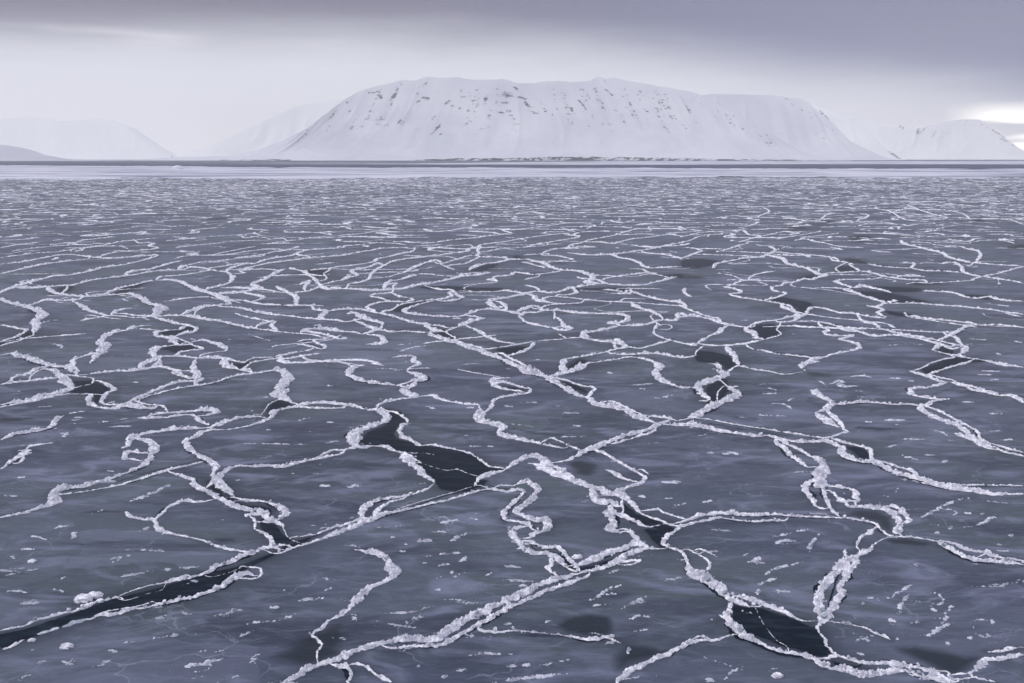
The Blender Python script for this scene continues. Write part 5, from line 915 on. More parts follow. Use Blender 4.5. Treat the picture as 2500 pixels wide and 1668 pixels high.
MOUNTAINS = [
{'crest': [(-1920.0, 5156.7, 4.9), (-1818.2, 5165.0, 11.1), (-1738.5, 5171.1, 15.6), (-1570.3, 5176.1, 19.3), (-1438.0, 5183.1, 24.5), (-1311.8, 5219.6, 51.6), (-1192.3, 5288.2, 102.4), (-1091.1, 5367.3, 160.9), (-995.2, 5485.2, 248.3), (-955.2, 5541.1, 289.7), (-907.7, 5598.0, 331.9), (-856.3, 5649.5, 370.0), (-800.7, 5675.6, 389.3), (-736.0, 5705.1, 411.2), (-662.8, 5725.0, 425.9), (-612.4, 5748.3, 443.2), (-540.8, 5741.6, 438.3), (-501.3, 5765.0, 455.6), (-460.4, 5771.8, 460.6), (-402.4, 5765.0, 455.6), (-301.4, 5768.4, 458.1), (-231.8, 5751.6, 445.7), (-107.8, 5748.3, 443.2), (-50.5, 5755.0, 448.2), (-25.2, 5748.3, 443.2), (32.0, 5718.3, 421.0), (125.6, 5721.7, 423.5), (185.4, 5734.9, 433.3), (254.3, 5741.6, 438.3), (329.5, 5731.6, 430.9), (400.6, 5734.9, 433.3), (437.6, 5739.9, 437.0), (462.2, 5765.0, 455.6), (486.0, 5775.1, 463.1), (508.2, 5765.0, 455.6), (526.1, 5758.3, 450.7), (579.5, 5765.0, 455.6), (648.5, 5741.6, 438.3), (797.1, 5701.8, 408.8), (906.9, 5672.3, 386.9), (996.3, 5649.5, 370.0), (1079.2, 5591.7, 327.2), (1126.8, 5544.2, 292.0), (1176.4, 5500.6, 259.7), (1223.8, 5460.6, 230.1), (1297.3, 5403.1, 187.5), (1364.1, 5331.9, 134.7), (1429.4, 5262.3, 83.2), (1493.9, 5205.5, 41.1), (1586.5, 5158.0, 6.0)], 'base': [-1882.3, -1804.4, -1743.7, -1617.6, -1518.0, -1447.1, -1377.4, -1317.6, -1259.0, -1234.6, -1172.8, -1108.5, -1044.1, -969.9, -888.3, -831.4, -747.4, -693.5, -639.6, -564.7, -432.9, -343.0, -181.3, -106.4, -73.4, 6.0, 142.1, 228.4, 328.0, 437.5, 540.4, 593.5, 626.7, 659.9, 693.1, 719.6, 793.6, 859.3, 1001.3, 1107.2, 1194.1, 1247.8, 1280.5, 1314.5, 1347.2, 1398.3, 1448.0, 1497.7, 1523.5, 1558.4], 'yb': 5000, 'back': 1500, 'mat': 'MOUNT', 'nu': 760, 'nv': 130, 'seed': 3, 'bare': 0.56, 'rib': 170.0, 'rocks': [(-748, 370, 33.9, 14.7, 0.35, 0.95), (-721, 345, 19.1, 14.6, 0.0, 1), (-790, 365, 7.9, 7.9, 0.0, 0.9), (-899, 309, 8.9, 11.1, 1.05, 1), (-875, 271, 44.3, 7.8, 0.96, 0.75), (-843, 210, 60.2, 8.7, 0.96, 0.7), (-802, 183, 48.9, 7.6, 0.87, 0.6), (-650, 353, 39.5, 14.7, 1.05, 0.95), (-614, 416, 20.6, 10.3, -0.87, 0.9), (-489, 412, 28.6, 11.4, 0.87, 0.75), (-521, 359, 24.9, 12.4, 0.87, 0.8), (-512, 320, 24.7, 13.5, 0.96, 0.85), (-468, 336, 27.1, 12.4, -0.17, 1), (-603, 207, 32.8, 7.7, 0.96, 0.8), (-355, 312, 33.7, 11.2, 0.61, 0.95), (-329, 290, 19.0, 10.1, 0.0, 0.95), (-283, 381, 20.5, 8.0, 1.05, 0.7), (-269, 345, 33.9, 11.3, 0.0, 0.7), (-236, 367, 20.4, 9.1, -0.79, 0.8), (-215, 311, 16.8, 22.4, 0.0, 0.75), (-143, 333, 28.1, 16.9, 1.31, 0.95), (-146, 302, 20.1, 10.1, 0.0, 0.8), (-24, 355, 56.5, 18.1, -0.14, 1), (-27, 308, 44.8, 16.8, 0.0, 0.8), (24, 389, 39.7, 10.2, -0.7, 0.85), (51, 339, 33.8, 12.4, -0.26, 0.95), (80, 302, 44.7, 13.4, -0.79, 0.85), (-21, 263, 33.3, 16.6, 0.0, 0.75), (6, 224, 49.4, 14.3, -0.87, 0.65), (-61, 255, 33.2, 7.8, -0.17, 0.95), (122, 254, 60.8, 10.0, -0.35, 0.85), (161, 307, 39.2, 11.2, -1.05, 0.8), (184, 259, 44.3, 18.8, -0.96, 0.75), (217, 241, 8.8, 8.8, 0.0, 0.9), (293, 305, 50.3, 24.6, -0.96, 0.7), (329, 267, 33.3, 16.6, -0.79, 0.75), (372, 317, 50.4, 11.2, -0.96, 0.75), (-427, 220, 44.0, 6.6, 0.96, 0.85), (-400, 167, 59.6, 10.8, 0.87, 0.85), (-377, 136, 12.9, 6.4, 0.52, 0.9), (-731, 218, 21.9, 14.3, 0.0, 0.65), (-243, 209, 49.3, 14.2, 0.0, 0.45), (-166, 162, 32.5, 19.5, 0.7, 0.55), (47, 186, 49.0, 21.8, -0.7, 0.5), (-158, 214, 14.3, 7.7, 0.0, 0.5), (-674, 278, 16.7, 8.9, -1.05, 0.6), (-752, 258, 49.8, 6.6, 0.96, 0.55), (385, 302, 55.9, 12.3, -0.87, 0.85), (413, 365, 45.3, 13.6, -1.05, 0.6), (533, 374, 68.1, 6.8, -0.7, 0.95), (578, 316, 61.7, 5.6, -0.73, 0.8), (632, 274, 61.2, 5.0, -0.73, 0.7), (653, 238, 22.1, 9.9, -0.7, 0.75), (608, 350, 45.2, 7.9, -0.79, 0.8), (715, 369, 39.6, 7.9, -0.87, 0.75), (743, 334, 45.0, 7.9, -0.79, 0.55), (730, 266, 38.8, 8.9, -0.61, 0.85), (563, 266, 33.3, 6.7, -0.96, 0.7), (592, 237, 27.6, 13.2, -0.52, 0.5), (778, 336, 22.5, 5.6, -1.05, 0.6), (849, 304, 89.3, 5.6, -0.66, 0.45), (892, 228, 65.9, 4.9, -0.7, 0.6), (918, 362, 28.2, 5.1, -0.79, 0.5), (1018, 340, 28.0, 5.6, -0.7, 0.55), (1096, 229, 82.1, 4.9, -0.73, 0.6), (1173, 257, 11.0, 5.5, 0.0, 0.7), (1188, 232, 21.8, 5.5, -0.35, 0.6), (518, 435, 22.9, 9.2, -0.87, 0.6), (699, 395, 56.9, 5.1, -0.79, 0.5), (1079, 327, 78.1, 4.5, -0.7, 0.4), (1293, 190, 86.3, 4.3, -0.52, 0.35), (1385, 113, 84.6, 4.2, -0.58, 0.35)]},
{'crest': [(822.6, 6556.6, 4.9), (1029.0, 6921.8, 275.4), (1228.1, 7136.2, 434.2), (1404.4, 7164.8, 455.5), (1660.7, 7156.6, 449.4), (1802.0, 7148.5, 443.3), (1871.6, 7140.3, 437.3), (1920.2, 7128.1, 428.2), (2005.7, 7115.9, 419.2), (2058.9, 7067.5, 383.3), (2089.5, 6999.9, 333.3), (2123.3, 6937.3, 286.9), (2155.3, 6891.0, 252.6), (2200.1, 6803.7, 187.9), (2233.0, 6718.3, 124.7), (2298.0, 6663.7, 84.2), (2409.2, 6581.3, 23.2), (2493.1, 6553.1, 2.3)], 'base': [751.3, 894.8, 1038.3, 1242.7, 1567.7, 1748.2, 1838.5, 1903.5, 2015.4, 2098.4, 2130.5, 2164.4, 2194.6, 2241.7, 2281.3, 2337.9, 2434.0, 2500.0], 'yb': 6400, 'back': 1200, 'mat': 'MOUNT', 'nu': 420, 'nv': 90, 'seed': 13, 'bare': 0.3, 'rib': 190.0, 'rocks': [(1905, 418, 38.6, 8.3, -0.7, 0.8), (1950, 369, 70.6, 6.8, -0.79, 0.75), (2007, 329, 80.9, 8.1, -0.87, 0.8), (2063, 300, 64.3, 8.0, -0.79, 0.7), (2008, 279, 69.1, 5.8, -0.84, 0.5), (2118, 229, 36.9, 7.9, -0.87, 0.7), (2150, 198, 52.4, 6.5, -0.87, 0.7), (2076, 141, 20.6, 7.7, -0.79, 0.8)]},
{'crest': [(2045.7, 7827.2, 279.4), (2212.2, 7995.7, 404.3), (2361.4, 8027.5, 427.8), (2467.8, 7968.7, 384.2), (2504.4, 7950.8, 370.9), (2576.1, 7888.5, 324.9), (2634.1, 7805.5, 263.3), (2686.5, 7770.9, 237.7), (2728.6, 7694.2, 180.9), (2769.2, 7577.4, 94.4), (2834.9, 7516.1, 48.9), (2884.5, 7455.6, 4.2)], 'base': [2009.4, 2164.2, 2334.4, 2423.4, 2453.9, 2519.5, 2580.4, 2627.3, 2676.5, 2735.0, 2800.6, 2854.5], 'yb': 7300, 'back': 900, 'mat': 'VEILED', 'nu': 300, 'nv': 80, 'seed': 23, 'bare': 0.3, 'rib': 200.0, 'rocks': [(2403, 370, 42.7, 9.1, -0.61, 0.85), (2420, 347, 60.6, 12.1, -0.79, 0.9), (2444, 311, 54.2, 9.0, -0.87, 0.8), (2813, 36, 37.4, 23.0, -0.73, 1), (2823, 13, 22.9, 14.3, -0.7, 1)]},
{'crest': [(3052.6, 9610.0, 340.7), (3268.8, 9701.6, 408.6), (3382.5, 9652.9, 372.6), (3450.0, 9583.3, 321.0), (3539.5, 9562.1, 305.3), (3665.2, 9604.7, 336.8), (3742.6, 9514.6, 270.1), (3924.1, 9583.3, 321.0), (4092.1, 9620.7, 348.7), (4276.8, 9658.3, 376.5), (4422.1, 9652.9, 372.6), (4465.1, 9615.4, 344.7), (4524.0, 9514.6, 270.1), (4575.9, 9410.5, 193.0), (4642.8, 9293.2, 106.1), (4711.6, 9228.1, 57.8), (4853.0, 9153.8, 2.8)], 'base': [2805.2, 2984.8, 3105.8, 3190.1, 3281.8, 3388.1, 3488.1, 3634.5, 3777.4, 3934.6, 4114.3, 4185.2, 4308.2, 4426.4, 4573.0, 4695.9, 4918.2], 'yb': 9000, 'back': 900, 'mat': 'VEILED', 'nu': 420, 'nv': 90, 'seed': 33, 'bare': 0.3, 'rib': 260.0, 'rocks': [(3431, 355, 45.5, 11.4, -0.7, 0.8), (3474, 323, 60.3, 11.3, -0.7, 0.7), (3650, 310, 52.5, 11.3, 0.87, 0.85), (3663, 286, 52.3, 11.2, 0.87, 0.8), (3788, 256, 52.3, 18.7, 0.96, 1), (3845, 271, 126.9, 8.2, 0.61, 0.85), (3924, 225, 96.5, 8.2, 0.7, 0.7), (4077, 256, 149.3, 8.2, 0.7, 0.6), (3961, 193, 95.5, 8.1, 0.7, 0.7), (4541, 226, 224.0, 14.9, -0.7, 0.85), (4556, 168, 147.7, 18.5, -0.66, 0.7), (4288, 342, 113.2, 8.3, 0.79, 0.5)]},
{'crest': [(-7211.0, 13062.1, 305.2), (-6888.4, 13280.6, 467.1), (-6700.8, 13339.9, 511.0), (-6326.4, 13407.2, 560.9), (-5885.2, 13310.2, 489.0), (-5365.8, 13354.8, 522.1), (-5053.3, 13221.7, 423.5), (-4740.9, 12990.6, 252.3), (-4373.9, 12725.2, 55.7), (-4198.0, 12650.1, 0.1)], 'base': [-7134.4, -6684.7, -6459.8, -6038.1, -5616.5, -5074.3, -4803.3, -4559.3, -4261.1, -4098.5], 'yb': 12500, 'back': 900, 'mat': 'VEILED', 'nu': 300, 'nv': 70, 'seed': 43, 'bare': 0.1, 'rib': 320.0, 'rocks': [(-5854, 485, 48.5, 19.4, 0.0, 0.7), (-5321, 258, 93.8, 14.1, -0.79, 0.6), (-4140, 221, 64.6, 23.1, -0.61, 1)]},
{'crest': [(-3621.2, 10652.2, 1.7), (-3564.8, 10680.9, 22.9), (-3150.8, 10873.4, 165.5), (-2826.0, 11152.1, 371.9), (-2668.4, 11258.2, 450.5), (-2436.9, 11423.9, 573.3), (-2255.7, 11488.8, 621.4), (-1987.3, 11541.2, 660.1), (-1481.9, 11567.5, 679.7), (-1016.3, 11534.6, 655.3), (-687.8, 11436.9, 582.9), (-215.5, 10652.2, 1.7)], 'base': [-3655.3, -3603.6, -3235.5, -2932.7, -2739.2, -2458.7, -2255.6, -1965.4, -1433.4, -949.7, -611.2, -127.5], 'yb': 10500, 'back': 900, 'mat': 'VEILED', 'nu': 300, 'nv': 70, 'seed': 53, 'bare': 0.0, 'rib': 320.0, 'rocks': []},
{'crest': [(-4460.0, 7307.3, 53.7), (-4248.4, 7469.1, 134.6), (-4001.4, 7456.9, 128.5), (-3836.7, 7426.6, 113.3), (-3732.9, 7396.4, 98.2), (-3677.0, 7378.4, 89.2), (-3618.7, 7354.6, 77.3), (-3507.9, 7278.1, 39.0), (-3448.6, 7263.5, 31.8), (-3366.4, 7228.8, 14.4), (-3262.2, 7203.0, 1.5)], 'base': [-4392.0, -4086.8, -3842.7, -3690.1, -3598.6, -3544.6, -3490.6, -3402.9, -3342.1, -3264.5, -3156.6], 'yb': 7000, 'back': 600, 'mat': 'HEAD', 'nu': 220, 'nv': 50, 'seed': 63, 'rib': 0.0, 'rocks': []}]
BLUFFS = [
([(-500.9, 1.2), (-400.7, 6.1), (-300.6, 10.2), (-140.3, 12.2), (0.0, 13.2), (160.3, 15.3), (300.6, 17.3), (420.8, 16.3), (621.2, 14.3), (801.5, 13.2), (901.7, 10.2), (1102.0, 6.9), (1322.5, 4.5), (1502.8, 3.1), (1663.1, 1.0)], 4950),
([(-1446.7, 1.0), (-1412.6, 4.1), (-1362.5, 2.0), (-1302.4, 4.9), (-1202.2, 7.3), (-1102.0, 6.1), (-1070.0, 2.0), (-901.7, 0.6)], 4950)]
BEACON = (-1738.5, 5171.1, 15.0)

# ------------------------------------------------------------------ noise
def _h(ix, iy, s):
    a = (ix.astype(np.int64) * 374761393 + iy.astype(np.int64) * 668265263 + int(s) * 1442695041) & 0xFFFFFFFF
    a = ((a ^ (a >> 13)) * 1274126177) & 0xFFFFFFFF
    a = ((a ^ (a >> 16)) * 2246822519) & 0xFFFFFFFF
    return ((a ^ (a >> 15)) & 0xFFFFFF) / float(0xFFFFFF)
def vnoise(x, y, s=0):
    x = np.asarray(x, float); y = np.asarray(y, float)
    ix = np.floor(x); iy = np.floor(y); fx = x - ix; fy = y - iy
    fx = fx * fx * (3 - 2 * fx); fy = fy * fy * (3 - 2 * fy)
    a = _h(ix, iy, s); b = _h(ix + 1, iy, s); c = _h(ix, iy + 1, s); d = _h(ix + 1, iy + 1, s)
    return (a * (1 - fx) + b * fx) * (1 - fy) + (c * (1 - fx) + d * fx) * fy
def fbm(x, y, s=0, o=4, g=0.55):
    r = 0; a = 1; t = 0
    for k in range(o):
        r = r + a * vnoise(x * 2 ** k, y * 2 ** k, s + 17 * k); t += a; a *= g
    return r / t
def lobes(x, y, s=0):
    """rounded knobs: 1 at a knob's middle, 0 between knobs"""
    ix = np.floor(x); iy = np.floor(y); best = np.full(np.shape(x), 9.0)
    for dx in (-1, 0, 1):
        for dy in (-1, 0, 1):
            cx = ix + dx; cy = iy + dy
            px = cx + 0.1 + 0.8 * _h(cx, cy, s); py = cy + 0.1 + 0.8 * _h(cx, cy, s + 5)
            best = np.minimum(best, (px - x) ** 2 + (py - y) ** 2)
    return np.clip(1 - best / 0.75, 0, 1)

# ------------------------------------------------------------------ materials
def new_mat(name):
    m = bpy.data.materials.new(name); m.use_nodes = True
    t = m.node_tree; b = t.nodes['Principled BSDF']
    return m, t, b
class G:
    def __init__(s, t): s.t = t
    def n(s, ty, **kw):
        n = s.t.nodes.new(ty)
        for k, v in kw.items(): setattr(n, k, v)
        return n
    def link(s, a, b): s.t.links.new(a, b)
    def pos(s): return s.n('ShaderNodeNewGeometry').outputs['Position']
    def mapping(s, v, scale=(1, 1, 1), rot=(0, 0, 0), loc=(0, 0, 0)):
        m = s.n('ShaderNodeMapping'); s.link(v, m.inputs[0]); m.inputs['Scale'].default_value = scale; m.inputs['Rotation'].default_value = rot; m.inputs['Location'].default_value = loc
        return m.outputs[0]
    def noise(s, v, scale, detail=4, rough=0.55, dist=0.0):
        n = s.n('ShaderNodeTexNoise'); s.link(v, n.inputs['Vector']); n.inputs['Scale'].default_value = scale
        n.inputs['Detail'].default_value = detail; n.inputs['Roughness'].default_value = rough; n.inputs['Distortion'].default_value = dist
        return n.outputs[0]
    def ss(s, v, lo, hi, a=0.0, b=1.0):
        n = s.n('ShaderNodeMapRange', interpolation_type='SMOOTHSTEP'); s.link(v, n.inputs[0])
        for i, q in ((1, lo), (2, hi), (3, a), (4, b)): n.inputs[i].default_value = q
        return n.outputs[0]
    def m(s, op, a, b=None, clamp=False):
        n = s.n('ShaderNodeMath', operation=op); n.use_clamp = clamp
        for i, v in enumerate((a, b)):
            if v is None: continue
            if isinstance(v, (int, float)): n.inputs[i].default_value = v
            else: s.link(v, n.inputs[i])
        return n.outputs[0]
    def mix(s, f, a, b):
        n = s.n('ShaderNodeMix', data_type='RGBA')
        for i, v in ((0, f), (6, a), (7, b)):
            if isinstance(v, (int, float)): n.inputs[i].default_value = v
            elif isinstance(v, tuple): n.inputs[i].default_value = (*v, 1)
            else: s.link(v, n.inputs[i])
        return n.outputs[2]
    def bump(s, h, strength, dist, bsdf):
        n = s.n('ShaderNodeBump'); s.link(h, n.inputs['Height']); n.inputs['Strength'].default_value = strength; n.inputs['Distance'].default_value = dist
        s.link(n.outputs[0], bsdf.inputs['Normal'])
    def attr(s, name):
        n = s.n('ShaderNodeAttribute'); n.attribute_name = name; return n.outputs['Fac']

def mat_snow(name, c1, c2, k=0.42):
    m, t, b = new_mat(name); g = G(t); p = g.pos()
    f = g.ss(g.noise(g.mapping(p, (1, 1, 2.0)), 5.0, 5, 0.6), k, k + 0.2)
    g.link(g.mix(f, c2, c1), b.inputs['Base Color'])
    b.inputs['Roughness'].default_value = 0.75; b.inputs['Specular IOR Level'].default_value = 0.2
    g.bump(g.noise(p, 40.0, 5, 0.7), 0.7, 0.025, b)
    return m
SNOW = mat_snow('ridge_snow', SNOW_A, SNOW_B)
FRINGE = mat_snow('thin_snow', FRINGE_A, FRINGE_B, 0.38)
DUST = mat_snow('blown_snow', (0.46, 0.47, 0.55), (0.30, 0.31, 0.38), 0.40)
SLAB = mat_snow('broken_ice', (0.62, 0.64, 0.71), (0.30, 0.33, 0.40), 0.5)

m, t, b = new_mat('grey_sea_ice'); ICE = m; g = G(t); p = g.pos()
big = g.noise(g.mapping(p, (0.35, 0.8, 1), (0, 0, R_(8))), 0.5, 4, 0.55, 0.6)
strk = g.noise(g.mapping(p, (0.55, 1.5, 1), (0, 0, R_(-16))), 1.5, 6, 0.62, 1.4)
fine = g.noise(g.mapping(p, (0.6, 2.6, 1), (0, 0, R_(-18))), 6.0, 6, 0.68, 1.0)
vbig = g.noise(g.mapping(p, (0.5, 0.8, 1)), 0.16, 3, 0.5, 0.4)
c = g.mix(g.ss(big, 0.34, 0.64), ICE_A, ICE_B)
c = g.mix(g.m('MULTIPLY', g.ss(vbig, 0.38, 0.58), 0.85), c, ICE_G)
cell = g.n('ShaderNodeTexVoronoi', feature='F1'); cell.inputs['Scale'].default_value = 0.19
cw = g.n('ShaderNodeVectorMath', operation='ADD'); g.link(g.mapping(p, (0.7, 1.0, 1), (0, 0, R_(24))), cw.inputs[0])
cn = g.n('ShaderNodeTexNoise'); cn.inputs['Scale'].default_value = 0.25; cn.inputs['Detail'].default_value = 5
g.link(p, cn.inputs['Vector']); cs = g.n('ShaderNodeVectorMath', operation='SCALE'); cs.inputs['Scale'].default_value = 3.0; g.link(cn.outputs['Color'], cs.inputs[0])
g.link(cs.outputs[0], cw.inputs[1]); g.link(cw.outputs[0], cell.inputs['Vector'])
sp = g.n('ShaderNodeSeparateColor'); g.link(cell.outputs['Color'], sp.inputs[0])
c = g.mix(g.ss(sp.outputs[0], 0.55, 1.0, 0.0, 0.55), c, ICE_D)
c = g.mix(g.ss(sp.outputs[1], 0.6, 1.0, 0.0, 0.40), c, ICE_C)
mist = g.noise(g.mapping(p, (0.4, 0.9, 1), (0, 0, R_(-20)), (11, 4, 0)), 0.75, 5, 0.6, 1.6)
c = g.mix(g.m('MULTIPLY', g.ss(mist, 0.47, 0.68), 0.90), c, ICE_C)
dk = g.noise(g.mapping(p, (0.35, 0.9, 1), (0, 0, R_(12)), (5, 17, 0)), 0.45, 4, 0.58, 1.0)
c = g.mix(g.m('MULTIPLY', g.ss(dk, 0.49, 0.66), 0.85), c, ICE_D)
c = g.mix(g.m('MULTIPLY', g.ss(strk, 0.48, 0.72), 0.40), c, ICE_C)
c = g.mix(g.m('MULTIPLY', g.ss(fine, 0.50, 0.75), 0.30), c, ICE_C)
c = g.mix(g.m('MULTIPLY', g.ss(fine, 0.30, 0.48, 1.0, 0.0), 0.25), c, ICE_D)
# hairline cracks and refrozen seams
vor = g.n('ShaderNodeTexVoronoi', feature='DISTANCE_TO_EDGE'); vor.inputs['Scale'].default_value = 0.55
wv = g.n('ShaderNodeVectorMath', operation='ADD'); g.link(g.mapping(p, (0.6, 1.0, 1), (0, 0, R_(18))), wv.inputs[0])
nz = g.n('ShaderNodeTexNoise'); nz.inputs['Scale'].default_value = 0.9; nz.inputs['Detail'].default_value = 4; g.link(p, nz.inputs['Vector'])
g.link(nz.outputs['Color'], wv.inputs[1]); g.link(wv.outputs[0], vor.inputs['Vector'])
seam = g.m('MULTIPLY', g.ss(vor.outputs['Distance'], 0.0, 0.012, 1.0, 0.0), g.ss(g.noise(p, 0.35, 2), 0.48, 0.58))
c = g.mix(g.m('MULTIPLY', seam, 0.38), c, (0.28, 0.30, 0.40))
# thin sprinkling of frost grains
grain = g.noise(p, 22.0, 3, 0.6)
pat = g.noise(g.mapping(p, (0.45, 1.1, 1), (0, 0, R_(-14)), (3, 7, 0)), 0.9, 4, 0.6, 0.5)
frost = g.m('MULTIPLY', g.ss(pat, 0.58, 0.70), g.ss(grain, 0.56, 0.66))
c = g.mix(g.m('MULTIPLY', frost, 0.75), c, (0.34, 0.36, 0.46))
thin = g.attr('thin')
c = g.mix(thin, c, ICE_THIN_SHADE)  # thin ice and the shade painted beside ridges share this dark tone
g.link(c, b.inputs['Base Color'])
b.inputs['Roughness'].default_value = 0.42; b.inputs['Specular IOR Level'].default_value = ICE_SPEC
g.bump(g.m('ADD', g.m('MULTIPLY', strk, 1.0), g.m('MULTIPLY', fine, 0.35)), 0.22, 0.06, b)

m, t, b = new_mat('dark_water'); WATER = m; g = G(t); p = g.pos()
w1 = g.noise(g.mapping(p, (0.5, 2.0, 1), (0, 0, R_(20))), 2.2, 5, 0.6, 0.6)
c = g.mix(g.ss(w1, 0.42, 0.70), WAT_A, WAT_B)
g.link(c, b.inputs['Base Color'])
b.inputs['Roughness'].default_value = 0.3; b.inputs['Specular IOR Level'].default_value = WAT_SPEC; b.inputs['IOR'].default_value = 1.33
g.bump(w1, 0.10, 0.03, b)

m, t, b = new_mat('open_sea'); SEA = m; g = G(t); p = g.pos()
s1 = g.noise(g.mapping(p, (0.4, 1, 1)), 0.004, 5, 0.6)
g.link(g.mix(g.ss(s1, 0.35, 0.7), SEA_A, SEA_B), b.inputs['Base Color'])
b.inputs['Roughness'].default_value = 0.6; b.inputs['Specular IOR Level'].default_value = 0.12

m, t, b = new_mat('snow_covered_ice'); FLAT = m; g = G(t); p = g.pos()
s1 = g.noise(g.mapping(p, (0.35, 1, 1), (0, 0, R_(5))), 0.022, 6, 0.66, 0.4)
s2 = g.noise(g.mapping(p, (0.7, 1, 1)), 0.12, 5, 0.6)
c = g.mix(g.ss(s1, 0.35, 0.56), FLAT_DARK, FLAT_A)
c = g.mix(g.m('MULTIPLY', g.ss(s2, 0.56, 0.72), 0.55), c, FLAT_DARK)
g.link(c, b.inputs['Base Color'])
b.inputs['Roughness'].default_value = 0.8; b.inputs['Specular IOR Level'].default_value = 0.1

def mat_mountain(name, snow, snow2, rock, amount):
    m, t, b = new_mat(name); g = G(t); p = g.pos()
    broad = g.noise(p, 0.0022, 4, 0.55)
    c = g.mix(g.ss(broad, 0.35, 0.7), snow2, snow)
    strata = g.noise(g.mapping(p, (0.35, 0.35, 1.6)), 0.055, 5, 0.65, 0.3)
    speck = g.noise(p, 0.07, 5, 0.7)
    r = g.attr('rock')
    v = g.m('ADD', g.m('MULTIPLY', strata, 1.5), g.m('MULTIPLY', speck, 1.1))
    v = g.m('ADD', v, g.m('MULTIPLY', r, amount))
    g.link(g.mix(g.ss(v, 1.72, 1.92), c, rock), b.inputs['Base Color'])
    b.inputs['Roughness'].default_value = 0.9; b.inputs['Specular IOR Level'].default_value = 0.05
    return m
MOUNT = mat_mountain('snowy_slope', MT_A, MT_B, (0.018, 0.020, 0.036), 0.70)
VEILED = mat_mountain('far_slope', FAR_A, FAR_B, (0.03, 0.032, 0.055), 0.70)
BLUFF = mat_mountain('shore_rock', MT_A, MT_B, (0.010, 0.012, 0.022), 0.95)
HEAD = mat_mountain('grey_slope', HEAD_A, HEAD_B, (0.1, 0.1, 0.12), 0.1)
m, t, b = new_mat('dark_metal'); METAL = m; b.inputs['Base Color'].default_value = (0.05, 0.05, 0.06, 1); b.inputs['Roughness'].default_value = 0.6
m, t, b = new_mat('beacon_paint'); PAINT = m; g = G(t)
g.link(g.mix(g.ss(g.noise(g.pos(), 1.5), 0.4, 0.7), (0.12, 0.10, 0.10), (0.18, 0.15, 0.14)), b.inputs['Base Color'])

# ------------------------------------------------------------------ mesh helpers
def mesh_from(name, V, F, mat, smooth=True, attrs=None):
    me = bpy.data.meshes.new(name)
    V = np.asarray(V, np.float32); F = np.asarray(F, np.int32)
    k = F.shape[1]
    me.vertices.add(len(V)); me.vertices.foreach_set('co', V.ravel())
    me.loops.add(F.size); me.loops.foreach_set('vertex_index', F.ravel())
    me.polygons.add(len(F)); me.polygons.foreach_set('loop_start', np.arange(0, F.size, k, dtype=np.int32))
    me.polygons.foreach_set('use_smooth', np.full(len(F), smooth))
    me.update(calc_edges=True); me.validate()
    for an, av in (attrs or {}).items():
        a = me.attributes.new(an, 'FLOAT', 'POINT'); a.data.foreach_set('value', np.asarray(av, np.float32))
    me.materials.append(mat)
    return me
def link(name, me, parent=None, loc=(0, 0, 0)):
    o = bpy.data.objects.new(name, me); scene.collection.objects.link(o); o.location = loc
    if parent is not None: o.parent = parent
    return o
def tag(o, label, cat, group=None):
    o['label'] = label; o['category'] = cat
    if group: o['group'] = group
def structure(o): o['kind'] = 'structure'
def grid_faces(nr, nc):
    i = np.arange(nr - 1)[:, None] * nc + np.arange(nc - 1)[None, :]
    i = i.ravel()
    return np.stack([i, i + 1, i + nc + 1, i + nc], 1)
def spline(P, sub=10):
    P = np.asarray(P, float)
    if len(P) < 2: return P
    Q = np.vstack([2 * P[0] - P[1], P, 2 * P[-1] - P[-2]]); out = []
    for i in range(1, len(Q) - 2):
        p0, p1, p2, p3 = Q[i - 1:i + 3]
        u = np.linspace(0, 1, sub, endpoint=False)[:, None]
        out.append(0.5 * (2 * p1 + (p2 - p0) * u + (2 * p0 - 5 * p1 + 4 * p2 - p3) * u ** 2 + (3 * p1 - p0 - 3 * p2 + p3) * u ** 3))
    out.append(P[-1:]); return np.vstack(out)
def path(P, kstep, wander, seed):
    """resample a line (x, y, width) finely enough for its distance and let it wander a little"""
    S = spline(P); d = np.hypot(*np.diff(S[:, :2], axis=0).T); ok = np.r_[True, d > 1e-6]; S = S[ok]
    d = np.hypot(*np.diff(S[:, :2], axis=0).T); cum = np.r_[0, np.cumsum(d)]
    R = np.sqrt(S[:, 0] ** 2 + S[:, 1] ** 2 + 100)
    st = kstep * R / 996
    c2 = np.r_[0, np.cumsum(d / (0.5 * (st[1:] + st[:-1])))]
    n = max(6, int(c2[-1]) + 1)
    q = np.linspace(0, c2[-1], n); s = np.interp(q, c2, cum)
    X = np.stack([np.interp(s, cum, S[:, k]) for k in range(3)], 1)
    X[:, 2] = np.maximum(X[:, 2], 0.02)
    T = np.gradient(X[:, :2], axis=0); T /= np.maximum(np.hypot(T[:, 0], T[:, 1]), 1e-9)[:, None]
    Nn = np.stack([-T[:, 1], T[:, 0]], 1)
    w = X[:, 2]; ph = np.cumsum(np.r_[0, np.diff(s)] / w)
    off = (fbm(ph * 0.35, np.full(n, seed * 3.7), seed, 3) - 0.5) * 2 * wander * w
    off = off + (vnoise(ph * 1.7, np.full(n, seed * 1.9), seed + 2) - 0.5) * 0.5 * w
    X[:, :2] += Nn * off[:, None]
    return X, Nn, s, ph, float(np.median(st))
